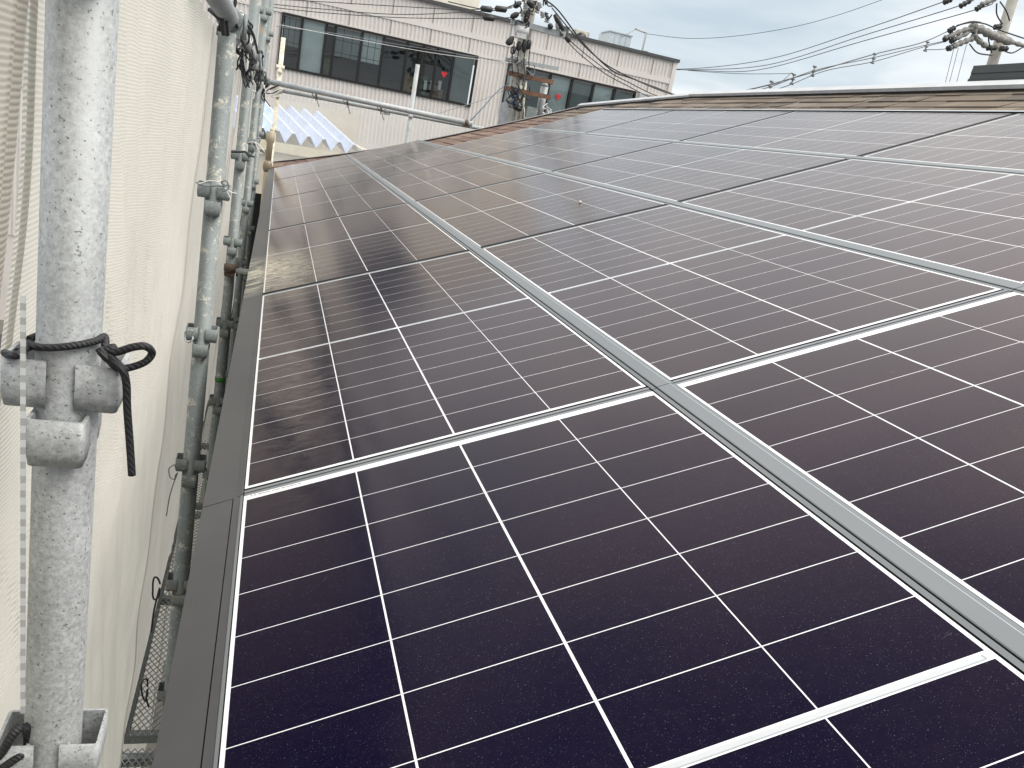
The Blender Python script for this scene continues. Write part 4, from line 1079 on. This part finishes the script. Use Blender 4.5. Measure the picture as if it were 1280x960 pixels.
def wire(label, pts, rad, mat=None, n=8):
    bm = bmesh.new(); tube(bm, smooth_path([at(x, y, Y=Y) for x, y, Y in pts], n), rad * .78, 6)
    return tag(obj('overhead_wire', bm, mat or M['wire']), label, 'wire', 'overhead wires')
# three high wires from the right pole away behind the office
wire('high wire, uppermost of the three that rise to the top right corner', [(780, 84, 46), (860, 86, 41), (960, 74, 35), (1070, 40, 28), (1180, 2, 21.6), (1200, -6, 21.6)], .02)
wire('high wire, middle of the three that rise to the top right corner', [(780, 86, 46), (870, 87, 41), (960, 81, 35), (1080, 44, 28), (1200, 7, 21.6), (1216, -2, 21.6)], .02)
wire('high wire, lowest of the three that rise to the top right corner', [(780, 82, 46), (870, 88, 41), (950, 87, 36), (1080, 51, 28), (1220, 12, 21.6), (1240, 2, 21.6)], .02)
# low cables between the two poles
wire('upper low cable sagging between the two utility poles', [(690, 10, 16.7), (735, 62, 17.2), (780, 93, 17.8), (860, 122, 18.6), (935, 112, 19.4), (1000, 95, 20), (1092, 68, 20.8), (1150, 54, 21.3), (1185, 39, 21.6)], .018)
wire('middle low cable sagging between the two utility poles', [(700, 40, 16.7), (740, 74, 17.2), (780, 100, 17.8), (850, 126, 18.6), (950, 112, 19.4), (1018, 88, 20), (1092, 72, 20.8), (1150, 58, 21.3), (1182, 51, 21.6)], .014)
wire('lowest low cable sagging between the two utility poles', [(700, 42, 16.7), (730, 72, 17.2), (776, 103, 17.8), (850, 130, 18.6), (965, 113, 19.4), (1030, 89, 20), (1092, 77, 20.8), (1150, 60, 21.3), (1182, 52, 21.6)], .014)
wire('thick black cable from the pole top down past the office wall', [(668, -6, 16.7), (695, 10, 16.9), (730, 55, 17.3), (765, 88, 17.8), (790, 98, 18), (850, 121, 18.8)], .022)
wire('short slack cable under the high wires at mid sky', [(860, 88, 30), (920, 92, 27), (985, 92, 25), (989, 91, 24)], .012)
wire('cable branching from the mid sky splice down to the ridge', [(989, 91, 24), (975, 103, 23), (955, 108, 22), (925, 115, 21)], .014)
wire('thin wire from the roof mast to the top of the sky', [(807, 42, 26), (860, 48, 25), (920, 45, 24), (990, 34, 23), (1050, 18, 22), (1110, -3, 21)], .010)
wire('thin wire from the mast top to the left', [(794, 37, 26), (785, 42, 25), (776, 47, 24.5)], .008)
wire('low cable running level to the insulator cluster', [(1155, 62, 21.4), (1170, 62, 21.5), (1184, 61, 21.6)], .014)
for i, (a, b) in enumerate(((((1192, 62)), (1181, 106)), ((1198, 60), (1186, 106)), ((1208, 56), (1195, 106)))):
    wire(['drop wire below the insulator cluster, left of three', 'drop wire below the insulator cluster, middle of three', 'drop wire below the insulator cluster, right of three'][i], [(a[0], a[1], 21.6), ((a[0] + b[0]) / 2, (a[1] + b[1]) / 2, 21), (b[0], b[1], 20)], .012)
# spacers on the low cables
for i, (x, y) in enumerate(((963, 108), (991, 99), (1017, 89), (1092, 73), (1158, 58), (1196, 1))):
    if i == 5: continue
    Y = 19.4 + i * .4; c = at(x, y, Y=Y); bm = bmesh.new()
    tube(bm, [c + Vector((0, 0, .14)), c - Vector((0, 0, .14))], .02, 6)
    for q in (-.12, 0, .12): tube(bm, [c + Vector((-.05, 0, q)), c + Vector((.05, 0, q))], .028, 6)
    tag(obj('cable_spacer', bm, M['wire_grey']), ['lowest cable spacer near the ridge', 'second cable spacer up from the ridge', 'third cable spacer up from the ridge', 'cable spacer halfway to the right pole', 'cable spacer nearest the right pole'][i], 'cable spacer', 'spacers on the low cables')
# wires over the office wall at left
wire('upper grey wire crossing the office wall to the pole', [(330, -2, 16), (400, 2, 16.4), (500, 8, 16.6), (585, 12, 16.8), (650, 8, 16.8)], .010)
wire('second grey wire crossing the office wall to the pole', [(330, 4, 16), (400, 11, 16.4), (500, 18, 16.6), (600, 14, 16.8), (640, 10, 16.8)], .010)
wire('third grey wire crossing the office wall to the pole', [(330, 8, 16), (406, 16, 16.4), (500, 22, 16.6), (590, 23, 16.8), (638, 22, 16.8)], .010)
wire('dark wire with sleeves at the upper left of the pole', [(560, 2, 16.6), (605, 12, 16.7), (625, 12, 16.8), (652, 2, 16.8)], .014)
wire('thin pale wire across the left window band, upper', [(345, 33, 14), (420, 42, 14.6), (500, 56, 15), (640, 78, 16.8)], .005, M['wire_grey'])
wire('thin pale wire across the left window band, lower', [(345, 30, 14), (450, 50, 14.6), (540, 66, 15), (640, 80, 16.8)], .005, M['white_cord'])
wire('blue service cable dropping from the pole to the far guard rail', [(588, 151, 8.5), (604, 134, 11), (622, 114, 14), (636, 104, 16.7)], .011, M['wire_blue'])
wire('slack grey service wire left of the pole', [(528, 150, 14), (560, 138, 15), (600, 126, 16), (632, 112, 16.8)], .008, M['wire_grey'])
wire('thin stay wire from the rusty crossarm down to the right', [(687, 122, 16.8), (700, 138, 16.5), (712, 150, 16)], .008, M['wire_grey'])
for i, (x, y) in enumerate(((608, 12), (626, 12), (611, 23))):
    c = at(x, y, Y=16.6); bm = bmesh.new(); tube(bm, [c + Vector((-.13, 0, 0)), c + Vector((-.1, 0, 0)), c + Vector((.1, 0, .02)), c + Vector((.13, 0, .02))], [.02, .06, .06, .02], 8)
    tag(obj('wire_sleeve', bm, blk), ['black sleeve on the upper wire, farther from the pole', 'black sleeve on the upper wire, closer to the pole', 'black sleeve on the lower wire left of the pole'][i], 'wire sleeve', 'black sleeves on wires')

# house children parented with an Empty at the base
for o in list(house.children):
    pass
for o in (sh,): pass
